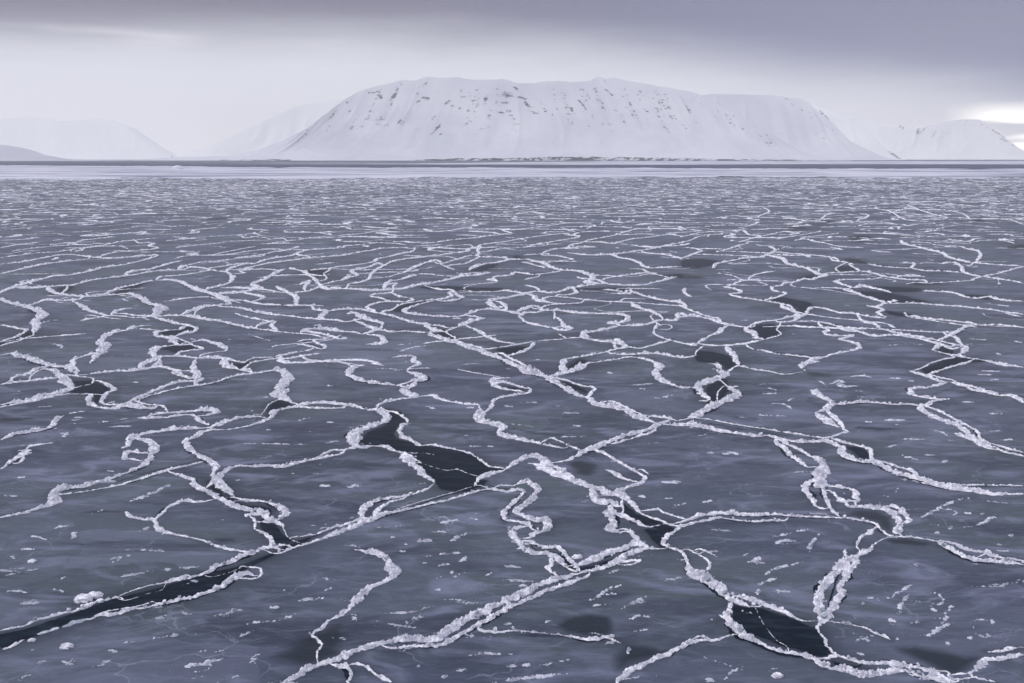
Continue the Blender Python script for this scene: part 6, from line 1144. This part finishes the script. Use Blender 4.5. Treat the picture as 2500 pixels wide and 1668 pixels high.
def ridge_geo(P, seed, hf=0.5, kstep=1.0, rough=1.0, flat=False):
    X, Nn, s, ph, st = path(P, kstep, 0.4, seed)
    n = len(X); L = s[-1]; w = X[:, 2]
    wm = float(np.median(w))
    wf = 0.22 + 1.55 * fbm(ph * 0.42, np.full(n, seed * 1.3), seed + 9, 3)
    tl = min(3.2 * wm, 0.33 * L)
    endt = np.clip(np.minimum(s / tl, (L - s) / tl), 0.02, 1) ** 0.6
    W = w * wf * (0.25 + 0.75 * endt) * 0.74
    nc = int(np.clip(round(2.3 * wm / st), 5, 41)); nc += (nc + 1) % 2
    tt = np.linspace(-1, 1, nc)
    lean = (fbm(ph * 0.3, np.full(n, seed * 2.1), seed + 4, 2) - 0.5) * 0.9
    ta = tt[None, :] + (lean[:, None]) * (1 - tt[None, :] ** 2) * 0.6
    x = X[:, 0, None] + Nn[:, 0, None] * ta * W[:, None]; y = X[:, 1, None] + Nn[:, 1, None] * ta * W[:, None]
    c1 = max(0.55 * wm, 2.5 * st); c2 = max(0.24 * wm, 2.0 * st)
    B1 = lobes(x / c1, y / c1, seed); B2 = lobes(x / c2, y / c2, seed + 3); B3 = fbm(x / (0.7 * c2), y / (0.7 * c2), seed + 6, 3)
    prof = np.clip(1 - tt ** 2, 0, 1)[None, :] ** 1.15
    if flat: prof = np.clip(1 - tt ** 4, 0, 1)[None, :]
    H = (hf * w * endt * (0.35 + 0.65 * wf) * (0.7 + 0.6 * fbm(ph * 0.5, np.full(n, 7.0), seed + 12, 2)))[:, None]
    B4 = fbm(x / (1.5 * c1) + 31, y / (1.5 * c1), seed + 16, 2)
    B5 = 1 - np.abs(2 * fbm(x / (1.1 * c2) + 77, y / (1.1 * c2), seed + 61, 3) - 1) * 1.6     # sharp crests
    # a cleft winds along part of the ridge
    t0 = (fbm(ph * 0.5, np.full(n, 3.3), seed + 31, 2) - 0.5) * 1.6
    on = np.clip(fbm(ph * 0.22, np.full(n, 9.1), seed + 33, 2) * 5 - 2.4, 0, 1) * np.clip((wm / st - 6) / 6, 0, 1)
    cleft = on[:, None] * np.exp(-((tt[None, :] - t0[:, None]) / 0.13) ** 2)
    z = H * (prof * (0.66 + 0.26 * B1 * rough) + rough * (0.35 + 0.65 * prof) * (0.24 * (B2 - 0.40) + 0.95 * (B5 - 0.66) + 1.5 * (B3 - 0.5)) + 1.15 * rough * (B4 - 0.5) - 0.27 - 0.75 * cleft)
    edge = np.abs(tt)[None, :] > 0.999
    z = np.where(edge, -0.06 * np.ones_like(H), z)
    z = np.maximum(z, -0.06)
    # overhanging knobs
    jx = (fbm(x / c2 + 40, y / c2, seed + 21, 2) - 0.5) * 0.5 * c2; jy = (fbm(x / c2, y / c2 + 60, seed + 22, 2) - 0.5) * 0.5 * c2
    V = np.stack([x + jx, y + jy, z], 2).reshape(-1, 3)
    return V, grid_faces(n, nc)
def sprinkle_geo(P, seed, wide, h, thr, kstep=1.1, grain=2.0, trim=False):
    """scattered crumbs: a low sheet that shows only where it rises through the ice"""
    X, Nn, s, ph, st = path(P, kstep, 0.3, seed + 50)
    n = len(X); L = s[-1]; w = X[:, 2]; wm = float(np.median(w)); W = w * wide
    nc = int(np.clip(round(2 * wm * wide / (1.2 * st)), 5, 41))
    tt = np.linspace(-1, 1, nc)
    x = X[:, 0, None] + Nn[:, 0, None] * tt * W[:, None]; y = X[:, 1, None] + Nn[:, 1, None] * tt * W[:, None]
    gs = max(grain * st, 0.035)
    A = fbm(x / (gs * 5), y / (gs * 2.2), seed + 2, 3); B = fbm(x / gs, y / gs, seed + 8, 2)
    fall = 1 - np.abs(tt)[None, :] ** 1.6
    endt = np.clip(np.minimum(s / (0.3 * L + 1e-6), (L - s) / (0.3 * L + 1e-6)), 0, 1)[:, None] ** 0.5
    z = (0.55 * A + 0.45 * B + 0.45 * fall * endt - thr)
    z = np.clip(z * h * 5, -0.03, h)
    z[:, 0] = z[:, -1] = -0.03; z[0] = z[-1] = -0.03
    V = np.stack([x, y, z], 2).reshape(-1, 3)
    F = grid_faces(n, nc)
    up = (V[F][:, :, 2] > 0).any(1)          # leave out what lies wholly inside the ice
    if not up.any(): return None
    if not trim: return V, F
    F = F[up]
    u, inv = np.unique(F, return_inverse=True)
    return V[u], inv.reshape(F.shape)
def join(parts):
    V = []; F = []; o = 0
    for p in parts:
        if p is None: continue
        V.append(p[0]); F.append(p[1] + o); o += len(p[0])
    return np.vstack(V), np.vstack(F)
def at_base(P):
    c = np.asarray(P, float)[:, :2].mean(0); return np.array([c[0], c[1], 0.0])
def decode(s):
    return [tuple(float(v) / 100 for v in q.split(',')) for q in s.split()]

# ------------------------------------------------------------------ sea, ice sheet, snow-covered ice farther out
def disc(name, y0, y1, half, z, mat):
    me = mesh_from(name, [(-half, y0, z), (half, y0, z), (half, y1, z), (-half, y1, z)], [(0, 1, 2, 3)], mat, False)
    o = link(name, me); structure(o); return o
disc('sea', -60, 15500, 13500, -0.35, SEA)

LEADS = [decode(s) for s in LEAD_DATA]
SOFT = [(k / 100.0, decode(s)) for k, s in SOFT_DATA]
CRACKS = [decode(s) for s in CRACK_DATA]
def poly_sd(x, y, P):
    """signed distance to a polygon, positive inside"""
    P = np.asarray(P)[:, :2]; Q = np.roll(P, -1, 0)
    d = np.full(x.shape, 1e9); ins = np.zeros(x.shape, bool)
    for (ax, ay), (bx, by) in zip(P, Q):
        ex, ey = bx - ax, by - ay; l2 = ex * ex + ey * ey + 1e-12
        u = np.clip(((x - ax) * ex + (y - ay) * ey) / l2, 0, 1)
        d = np.minimum(d, (ax + u * ex - x) ** 2 + (ay + u * ey - y) ** 2)
        if ay != by:
            c = ((ay > y) != (by > y)) & (x < (bx - ax) * (y - ay) / (by - ay) + ax); ins ^= c
    return np.where(ins, 1, -1) * np.sqrt(d)
# rows close together nearby, wider apart farther out
inv = np.linspace(1 / 9.0, 1 / 150.0, 600)
ys = np.r_[1 / inv, np.linspace(160, 560, 30)]
us = np.linspace(-0.80, 0.80, 1000)
gx = us[None, :] * (ys[:, None] + 8); gy = np.repeat(ys[:, None], len(us), 1)
thin = np.zeros(gx.shape)  # darkening for thin ice, and for shade painted along the ridges
def add_thin_shade(val, m): thin[m] = np.maximum(thin[m], val)
for P in LEADS:
    A = np.asarray(P); pad = 0.9 + 0.02 * A[:, 1].mean()
    m = (gx > A[:, 0].min() - pad) & (gx < A[:, 0].max() + pad) & (gy > A[:, 1].min() - pad) & (gy < A[:, 1].max() + pad)
    if m.any():
        sdv = poly_sd(gx[m], gy[m], P); add_thin_shade(np.where(sdv > 0, 0.9, 0.78 * np.exp(sdv / (0.30 * pad))), m)
for k, P in SOFT:
    A = np.asarray(P); pad = 2.5 * k
    m = (gx > A[:, 0].min() - pad) & (gx < A[:, 0].max() + pad) & (gy > A[:, 1].min() - pad) & (gy < A[:, 1].max() + pad)
    if m.any():
        q = poly_sd(gx[m], gy[m], P) / k + (fbm(gx[m] * 1.2, gy[m] * 2.4, 5, 4) - 0.5) * 1.6
        q = np.clip((q + 1) / 2.2, 0, 1); add_thin_shade(0.92 * q * q * (3 - 2 * q), m)
# uneven dark strip along each ridge: younger, thinner ice plus painted-in contact shade
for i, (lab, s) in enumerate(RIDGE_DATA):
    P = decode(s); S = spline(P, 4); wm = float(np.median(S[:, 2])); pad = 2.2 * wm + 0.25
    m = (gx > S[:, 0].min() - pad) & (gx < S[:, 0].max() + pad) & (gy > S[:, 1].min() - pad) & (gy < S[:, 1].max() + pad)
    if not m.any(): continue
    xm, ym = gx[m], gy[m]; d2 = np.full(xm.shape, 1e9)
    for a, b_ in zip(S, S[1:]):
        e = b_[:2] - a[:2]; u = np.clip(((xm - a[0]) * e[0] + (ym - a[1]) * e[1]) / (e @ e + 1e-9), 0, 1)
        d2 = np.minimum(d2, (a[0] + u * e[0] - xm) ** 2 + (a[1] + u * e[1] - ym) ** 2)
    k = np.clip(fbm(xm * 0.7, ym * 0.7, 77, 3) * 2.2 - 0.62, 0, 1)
    add_thin_shade(0.62 * k * np.exp(-np.clip(np.sqrt(d2) - 0.45 * wm, 0, 9) / (0.55 * wm + 0.06)), m)
V = np.stack([gx, gy, np.zeros_like(gx)], 2).reshape(-1, 3)
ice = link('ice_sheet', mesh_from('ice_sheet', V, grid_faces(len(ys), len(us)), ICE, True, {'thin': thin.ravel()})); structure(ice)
# a plain continuation of the sheet around and behind the viewpoint
disc('ice_sheet', -60, 9.01, 40, -0.01, ICE)

def lead_mesh(P, z, seed):
    A = spline(np.vstack([P, P[:1]]), 6)[:-1]
    c = np.hypot(A[:, 0], A[:, 1]) / 996
    ph = np.arange(len(A))
    A = A[:, :2] + np.stack([vnoise(ph * 0.7, ph * 0 + seed, 3) - 0.5, vnoise(ph * 0.7, ph * 0 + seed, 4) - 0.5], 1) * (3 * c)[:, None]
    tr = tessellate_polygon([[Vector((a[0], a[1], 0)) for a in A]])
    V = np.c_[A, np.full(len(A), z)]
    F = np.array([t if (A[t[1]][0] - A[t[0]][0]) * (A[t[2]][1] - A[t[0]][1]) - (A[t[1]][1] - A[t[0]][1]) * (A[t[2]][0] - A[t[0]][0]) > 0 else (t[0], t[2], t[1]) for t in tr])
    return mesh_from('water_lead', V, F, WATER, False)
for i, P in enumerate(LEADS):
    structure(link('water_lead', lead_mesh(np.asarray(P)[:, :2], 0.004 + 0.0001 * (i % 7), i)))
for i, P in enumerate(CRACKS):
    X, Nn, s, ph, st = path(P, 1.5, 0.2, 300 + i)
    w = X[:, 2] * (0.45 + 0.5 * vnoise(ph * 0.5, ph * 0 + i, 2)) * np.clip(np.minimum(np.arange(len(X)), np.arange(len(X))[::-1]) / 5, 0.05, 1)
    a = X[:, :2] + Nn * w[:, None] * 0.5; c = X[:, :2] - Nn * w[:, None] * 0.5
    V = np.stack([c, a], 1).reshape(-1, 2); V = np.c_[V, np.full(len(V), 0.0055)]
    structure(link('water_lead', mesh_from('water_lead', V, grid_faces(len(X), 2), WATER, False)))

def sheet(name, near, far, a0, a1, z, n=700, seed=0, jag=0.22):
    """snow-covered ice between two ragged edges; near and far give the distance over direction a = x / y"""
    a = np.linspace(a0, a1, n)
    def ev(pts, k):
        q = np.interp(a, [p[0] for p in pts], [p[1] for p in pts])
        return q * (1 + jag * (fbm(a * 26, a * 0 + k, seed, 5, 0.65) - 0.5))
    r0 = ev(near, 1); r1 = np.maximum(ev(far, 2), r0 + 1)
    V = np.r_[np.c_[a * r0, r0, np.full(n, z)], np.c_[a * r1, r1, np.full(n, z)]]
    F = [(i, i + 1, n + i + 1, n + i) for i in range(n - 1)]
    o = link(name, mesh_from(name, V, F, FLAT, False)); structure(o); return o
sheet('snow_covered_ice', [(-.8, 500), (-.5, 500), (0, 540), (.5, 540), (.8, 540)], [(-.8, 1600), (-.5, 1480), (-.35, 1350), (-.28, 1180), (0, 1120), (.2, 1020), (.5, 985), (.8, 985)], -.8, .8, 0.03, seed=1)
sheet('snow_covered_ice', [(-.36, 1950), (-.1, 1720), (.15, 1580), (.25, 1760), (.5, 1730), (.8, 1730)], [(-.36, 1960), (-.1, 2050), (.0, 2600), (.1, 3600), (.5, 3900), (.8, 3900)], -.36, .8, 0.03, seed=2, jag=0.06)
sheet('snow_covered_ice', [(-.45, 3200), (-.2, 2500), (0.0, 2900)], [(-.45, 3300), (-.2, 2700), (0.0, 2950)], -.45, 0.0, 0.03, seed=5, jag=0.05)
sheet('snow_covered_ice', [(-.8, 3900), (-.5, 4000), (-.42, 4200), (-.35, 5200), (-.3, 5600)], [(-.8, 15300), (-.3, 15300)], -.8, -.3, 0.03, seed=3, jag=0.03)

# ------------------------------------------------------------------ mountains
def mountain(name, crest, base, yb, back, mat, nu=500, nv=90, seed=0, rib=0.0, rocks=(), conc=2.2, lin=0.3, bare=0.62):
    """crest: (x, y, z) along the skyline; base: x of the foot for each crest point; the face is hollow: gentle below, steep above"""
    C = np.asarray(crest, float); B = np.asarray(base, float)
    d = np.r_[0, np.cumsum(np.hypot(np.diff(C[:, 0]), np.diff(C[:, 2])))]
    q = np.linspace(0, d[-1], nu)
    cx, cy, cz, bx = [np.interp(q, d, v) for v in (C[:, 0], C[:, 1], C[:, 2], B)]
    cz = cz + (fbm(q / 60, q * 0, seed, 4) - 0.5) * 5 * np.clip(cz / 150, 0, 1)
    t = np.linspace(0, 1, nv)[:, None]
    f = lin * t + (1 - lin) * t ** conc
    x = bx[None] * (1 - t) + cx[None] * t; y = yb * (1 - t) + cy[None] * t
    z = cz[None] * f - 1.0 * (1 - t)
    if rib:
        u = q[None] / rib
        r = np.abs(fbm(u + 0.25 * fbm(u * 0.5, t * 3, seed + 3, 2), t * 0.6, seed + 1, 3) - 0.5) * 2
        env = np.clip(np.sin(np.pi * np.clip(t * 0.98, 0, 1)) ** 0.7, 0, 1) * np.clip(cz / 250, 0, 1)[None]
        y = y - (0.5 - r) * 0.9 * rib * 0.32 * env
        z = z + (fbm(x / 70, z / 40, seed + 7, 4) - 0.5) * 9 * env
    # the land goes on behind the skyline, then falls away
    tb = np.linspace(0, 1, 8)[1:, None]
    x2 = cx[None] + 0 * tb; y2 = cy[None] + back * tb; z2 = cz[None] * (1 - 0.06 * tb - 0.96 * np.clip(tb - 0.5, 0, 1) * 2)
    x = np.vstack([x, x2]); y = np.vstack([y, y2]); z = np.vstack([z, z2 - 1.0 * (tb >= 1)])
    rk = np.zeros(x.shape)
    if rib:      # bare streaks down the steeper upper part
        tt_ = np.vstack([t, np.ones_like(tb)])
        sk = fbm(q[None] / 26 + 0.6 * fbm(q[None] / 90, tt_ * 4, seed + 40, 2), tt_ * 2.2, seed + 41, 4)
        rk = np.clip(sk * 3.4 - 1.62, 0, bare) * np.clip((tt_ - 0.42) / 0.2, 0, 1) * np.clip((1.0 - tt_) / 0.06, 0, 1) * np.clip(cz / 220, 0, 1)[None]
    for (rx, rz, sx_, sz_, ang, st) in rocks:
        ca, sa = math.cos(ang), math.sin(ang)
        u = ((x - rx) * ca + (z - rz) * sa) / sx_; v = (-(x - rx) * sa + (z - rz) * ca) / sz_
        rk = np.maximum(rk, st * np.exp(-(u * u + v * v)))
    V = np.stack([x, y, z], 2).reshape(-1, 3)
    o = link(name, mesh_from(name, V, grid_faces(*x.shape), mat, True, {'rock': rk.ravel()})); structure(o)
    return o
for kw in MOUNTAINS:
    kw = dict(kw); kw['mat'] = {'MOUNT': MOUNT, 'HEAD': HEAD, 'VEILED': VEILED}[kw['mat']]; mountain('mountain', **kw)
def bluff(pts, yb, seed):
    """low rocky shore step: pts (x, height)"""
    X = np.linspace(pts[0][0], pts[-1][0], 900); H = np.interp(X, [p[0] for p in pts], [p[1] for p in pts])
    H = H * (0.65 + 0.7 * fbm(X / 45, X * 0, seed, 4))
    t = np.r_[np.linspace(0, 1, 10), 1.3, 3.5][:, None]
    f = np.where(t <= 1, np.minimum(t * 1.15, 1) ** 0.8, 1.0)
    y = yb + 16 * np.minimum(t, 1) + np.clip(t - 1, 0, 9) * 60 + (fbm(X[None] / 22, t * 2, seed + 2, 4) - 0.5) * 22 * np.clip(t, 0.1, 1)
    z = H[None] * f - 0.4
    x = X[None] + 0 * t
    rk = np.where(t <= 0.95, 1.0, 0.0) * np.clip(0.35 + 1.2 * (fbm(X[None] / 30 - t * 1.5, t * 0.9 + X[None] / 90, seed + 4, 4) - 0.3), 0, 1) * np.clip(H / 4, 0, 1)
    V = np.stack([x, y, z], 2).reshape(-1, 3)
    o = link('shore', mesh_from('shore', V, grid_faces(*x.shape), BLUFF, True, {'rock': rk.ravel()})); structure(o)
for i, (pts, yb) in enumerate(BLUFFS): bluff(pts, yb, 40 + i)

# ------------------------------------------------------------------ beacon on the low white foreland
import bmesh
def beacon(x, y, z):
    e = bpy.data.objects.new('beacon_tower', None); scene.collection.objects.link(e); e.location = (x, y, z)
    tag(e, 'tiny dark beacon tower standing on the low white foreland across the water', 'beacon')
    def cone(name, r0, r1, z0, z1, mat, seg=16):
        bm = bmesh.new(); bmesh.ops.create_cone(bm, cap_ends=True, segments=seg, radius1=r0, radius2=r1, depth=z1 - z0)
        for v in bm.verts: v.co.z += (z0 + z1) / 2
        me = bpy.data.meshes.new(name); bm.to_mesh(me); bm.free(); me.materials.append(mat); return link(name, me, e)
    cone('tower', 1.9, 1.2, -1, 6.5, PAINT); cone('gallery', 1.7, 1.7, 6.5, 6.8, METAL); cone('lantern', 0.9, 0.9, 6.8, 8.4, METAL); cone('roof', 1.1, 0.1, 8.4, 9.6, METAL)
beacon(*BEACON)

# ------------------------------------------------------------------ snow ridges
rnd = random.Random(4)
RIDGES = [(lab, decode(s)) for lab, s in RIDGE_DATA]
GROUP_R = 'snow ridges pushed up along the cracks in the ice'
def slab_mesh(P, base, rnd):
    """one broken plate of ice, tilted up out of the ridge"""
    S = spline(P, 6); q = S[rnd.randrange(len(S))]; w = max(q[2], 0.12); r = w * rnd.uniform(0.28, 0.5); n = rnd.randint(5, 7)
    a0 = rnd.uniform(0, 6.28); th = 0.05 + 0.05 * w
    ring = [(r * rnd.uniform(0.7, 1.25) * math.cos(a0 + 6.283 * k / n), 0.7 * r * rnd.uniform(0.7, 1.2) * math.sin(a0 + 6.283 * k / n)) for k in range(n)]
    V = [Vector((x, y, 0)) for x, y in ring] + [Vector((x * 0.94, y * 0.94, th)) for x, y in ring]
    from mathutils import Euler
    M = Euler((rnd.uniform(0.25, 0.8) * rnd.choice((-1, 1)), rnd.uniform(-0.5, 0.5), rnd.uniform(0, 6.28))).to_matrix()
    c = Vector((q[0] - base[0] + rnd.uniform(-.25, .25) * w, q[1] - base[1] + rnd.uniform(-.25, .25) * w, 0.30 * w))
    me = bpy.data.meshes.new('ice_slab')
    me.from_pydata([M @ v + c for v in V], [], [tuple(range(n, 2 * n)), tuple(reversed(range(n)))] + [(k, (k + 1) % n, n + (k + 1) % n, n + k) for k in range(n)])
    me.materials.append(SLAB if rnd.random() < 0.4 else SNOW); return me
def centred(geo, base): return geo[0] - base, geo[1]
for i, (lab, P) in enumerate(RIDGES):
    base = at_base(P); w = np.asarray(P)[:, 2]; flat = 'plate' in lab
    geo = centred(ridge_geo(P, i + 1, 0.22 if flat else 0.50, 0.85 if i < 120 else 1.0, 0.5 if flat else 1.0, flat), base)
    mat = SLAB if 'translucent' in lab or 'tilted' in lab else SNOW
    fr = sprinkle_geo(P, i + 1, 1.25, 0.045 + 0.03 * float(np.median(w)), 0.93) if i < N_PARTS else None
    if fr is not None:
        o = bpy.data.objects.new('ice_ridge', None); scene.collection.objects.link(o); o.location = base
        link('snow_crest', mesh_from('snow_crest', *geo, mat, False), o)
        if i < 70 and not flat:
            for k in range(rnd.randint(2, 4)):
                link('ice_slab', slab_mesh(P, base, rnd), o)
        link('snow_fringe', mesh_from('snow_fringe', *centred(fr, base), FRINGE), o)
    else:
        o = link('ice_ridge', mesh_from('ice_ridge', *geo, mat, False), None, base)
    tag(o, lab, 'ice ridge', GROUP_R)

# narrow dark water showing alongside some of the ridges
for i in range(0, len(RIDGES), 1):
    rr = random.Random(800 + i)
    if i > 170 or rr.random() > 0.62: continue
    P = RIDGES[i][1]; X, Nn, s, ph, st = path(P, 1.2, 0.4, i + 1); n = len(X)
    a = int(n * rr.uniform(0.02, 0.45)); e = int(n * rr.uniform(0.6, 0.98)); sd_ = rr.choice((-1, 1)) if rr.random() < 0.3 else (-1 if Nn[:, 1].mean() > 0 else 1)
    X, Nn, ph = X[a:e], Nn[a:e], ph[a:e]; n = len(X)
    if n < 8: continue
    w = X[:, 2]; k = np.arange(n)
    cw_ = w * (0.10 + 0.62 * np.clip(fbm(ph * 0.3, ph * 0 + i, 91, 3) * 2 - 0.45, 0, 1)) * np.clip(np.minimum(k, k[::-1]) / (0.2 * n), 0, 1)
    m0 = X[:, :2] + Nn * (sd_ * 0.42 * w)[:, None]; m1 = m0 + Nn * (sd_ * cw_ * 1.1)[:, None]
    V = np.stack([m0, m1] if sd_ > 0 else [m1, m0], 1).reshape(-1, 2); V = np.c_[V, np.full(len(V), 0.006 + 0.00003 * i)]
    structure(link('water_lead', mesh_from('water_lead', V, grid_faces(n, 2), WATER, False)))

def lump(P, seed, res):
    """one frozen lump of ice: a knobbly, flattened boulder"""
    x, y, w = P; r = w * 0.5
    n = int(np.clip(res, 12, 40)); th = np.linspace(0, 2 * np.pi, 2 * n, endpoint=False); ph = np.linspace(0.0, np.pi * 0.62, n)
    t, p_ = np.meshgrid(th, ph)
    dx, dy, dz = np.cos(t) * np.sin(p_), np.sin(t) * np.sin(p_), np.cos(p_)
    k = 0.72 + 0.35 * lobes(dx * 1.6 + 9 + dz, dy * 1.6 + dz * 1.3, seed) + 0.2 * (fbm(dx * 3 + dz * 2, dy * 3 + 5, seed, 3) - 0.5)
    V = np.stack([dx * k * r * (1.1 + 0.4 * _h(np.array(seed), np.array(1), 3)), dy * k * r, dz * k * r * 0.75 + 0.1 * r], 2)
    V = np.concatenate([V, V[:, :1]], 1)
    return V.reshape(-1, 3), grid_faces(n, 2 * n + 1)[:, ::-1]
for i, (lab, s) in enumerate(BLOCK_DATA):
    P = decode(s)[0]
    o = link('ice_block', mesh_from('ice_block', *lump(P, 70 + i, 30), SNOW), None, (P[0], P[1], 0))
    tag(o, lab, 'ice block', 'frozen snow blocks lying on the ice')
for i, (lab, s) in enumerate(PATCH_DATA):
    P = decode(s); base = at_base(P)
    gset = sprinkle_geo(P, 500 + i, 1.05, 0.045, 0.86, 0.8, 1.5)
    if gset is None: continue
    o = link('snow_patch', mesh_from('snow_patch', *centred(gset, base), FRINGE), None, base)
    tag(o, lab, 'snow patch', 'thin snow patches on the grey ice')

# the many lesser ridges of the middle distance and the crowded ones far out: nobody could count them
parts = [ridge_geo(decode(s), 900 + i, 0.5, 1.0) for i, s in enumerate(SMALL_DATA)]
def far_ridges():
    side = 3.5; out = []
    hx = side * math.sqrt(3); vy = side * 1.5
    rows = int(495 / vy)
    def vert(ix, iy, k):
        # two vertices per cell of a honeycomb, shaken
        x = (ix + 0.5 * (iy % 2)) * hx; y = 45 + iy * vy + (0 if k == 0 else side)
        a = np.array([float(ix)]); b = np.array([float(iy)])
        return np.array([x + (_h(a, b, 31 + k)[0] - 0.5) * 1.1 * hx, y + (_h(a, b, 41 + k)[0] - 0.5) * 1.15 * side])
    for iy in range(rows):
        y = 45 + iy * vy; half = int((0.62 * y + 12) / hx) + 1
        for ix in range(-half, half + 1):
            a = vert(ix, iy, 0); b = vert(ix, iy, 1)
            od = iy % 2
            ends = [(a, b), (b, vert(ix + od, iy + 1, 0)), (b, vert(ix - 1 + od, iy + 1, 0))]
            mid0 = (a + b) / 2
            for p, q in ends:
                if rnd.random() < 0.18 + 0.34 * np.clip(float(fbm(np.array([mid0[0] / 45]), np.array([mid0[1] / 60]), 8, 3)[0]) * 3 - 1.1, 0, 1): continue
                mid = (p + q) / 2; r = np.hypot(*mid)
                if rnd.random() > max(0.0, 0.45 * np.clip((r - 45) / 40, 0, 1) + 0.55 * np.clip((r - 105) / 50, 0, 1)): continue
                n = 4; u = np.linspace(0, 1, n)[:, None]; L = np.hypot(*(q - p)); 
                pts = p + (q - p) * u + np.array([[rnd.uniform(-1, 1), rnd.uniform(-1, 1)] for _ in range(n)]) * 0.26 * L * (u * (1 - u) * 4)
                wd = rnd.choice((0.12, 0.18, 0.24, 0.38)) * rnd.uniform(0.8, 1.3) * (0.6 if r < 110 else 1.0)
                out.append(ridge_geo(np.c_[pts, [wd * rnd.uniform(.6, 1.4) for _ in range(n)]], rnd.randrange(9999), 0.24, 1.3))
    return out
parts += far_ridges()
V, F = join(parts)
o = link('distant_snow', mesh_from('distant_snow', V, F, SNOW)); o['kind'] = 'stuff'
o['label'] = 'crowded small snow ridges on the far grey ice'
# sprinkled snow between the ridges
dust = []
for k in range(330):
    y = 1 / rnd.uniform(1 / 150.0, 1 / 17.0); x = rnd.uniform(-0.62, 0.62) * (y + 4)
    L = rnd.uniform(0.3, 1.6) * (0.6 + y / 80); a = rnd.gauss(0.2, 0.45); w = rnd.uniform(0.07, 0.3) * (0.7 + y / 120)
    dx, dy = math.cos(a) * L / 2, math.sin(a) * L / 2
    g0 = sprinkle_geo([(x - dx, y - dy, w * .6), (x + rnd.uniform(-.1, .1) * L, y + rnd.uniform(-.1, .1) * L, w), (x + dx, y + dy, w * .6)], 3000 + k, 0.9, 0.03, rnd.uniform(0.88, 1.02), 1.0, 1.3, True)
    if g0 is not None: dust.append(g0)
V, F = join(dust)
o = link('thin_snow', mesh_from('thin_snow', V, F, DUST)); o['kind'] = 'stuff'
o['label'] = 'thin snow blown into faint streaks across the grey ice'

# ------------------------------------------------------------------ haze
m = bpy.data.materials.new('haze'); m.use_nodes = True; t = m.node_tree; t.nodes.clear()
pv = t.nodes.new('ShaderNodeVolumePrincipled'); ou = t.nodes.new('ShaderNodeOutputMaterial')
pv.inputs['Color'].default_value = HAZE_COL; pv.inputs['Density'].default_value = HAZE_D; pv.inputs['Anisotropy'].default_value = HAZE_G
t.links.new(pv.outputs[0], ou.inputs['Volume'])
x0, x1, y0, y1, z0, z1 = -13800, 13800, -80, 15800, -1.5, HAZE_TOP
V = [(x0, y0, z0), (x1, y0, z0), (x1, y1, z0), (x0, y1, z0), (x0, y0, z1), (x1, y0, z1), (x1, y1, z1), (x0, y1, z1)]
F = [(0, 3, 2, 1), (4, 5, 6, 7), (0, 1, 5, 4), (1, 2, 6, 5), (2, 3, 7, 6), (3, 0, 4, 7)]
hz = link('haze', mesh_from('haze', V, F, m, False)); hz['kind'] = 'stuff'
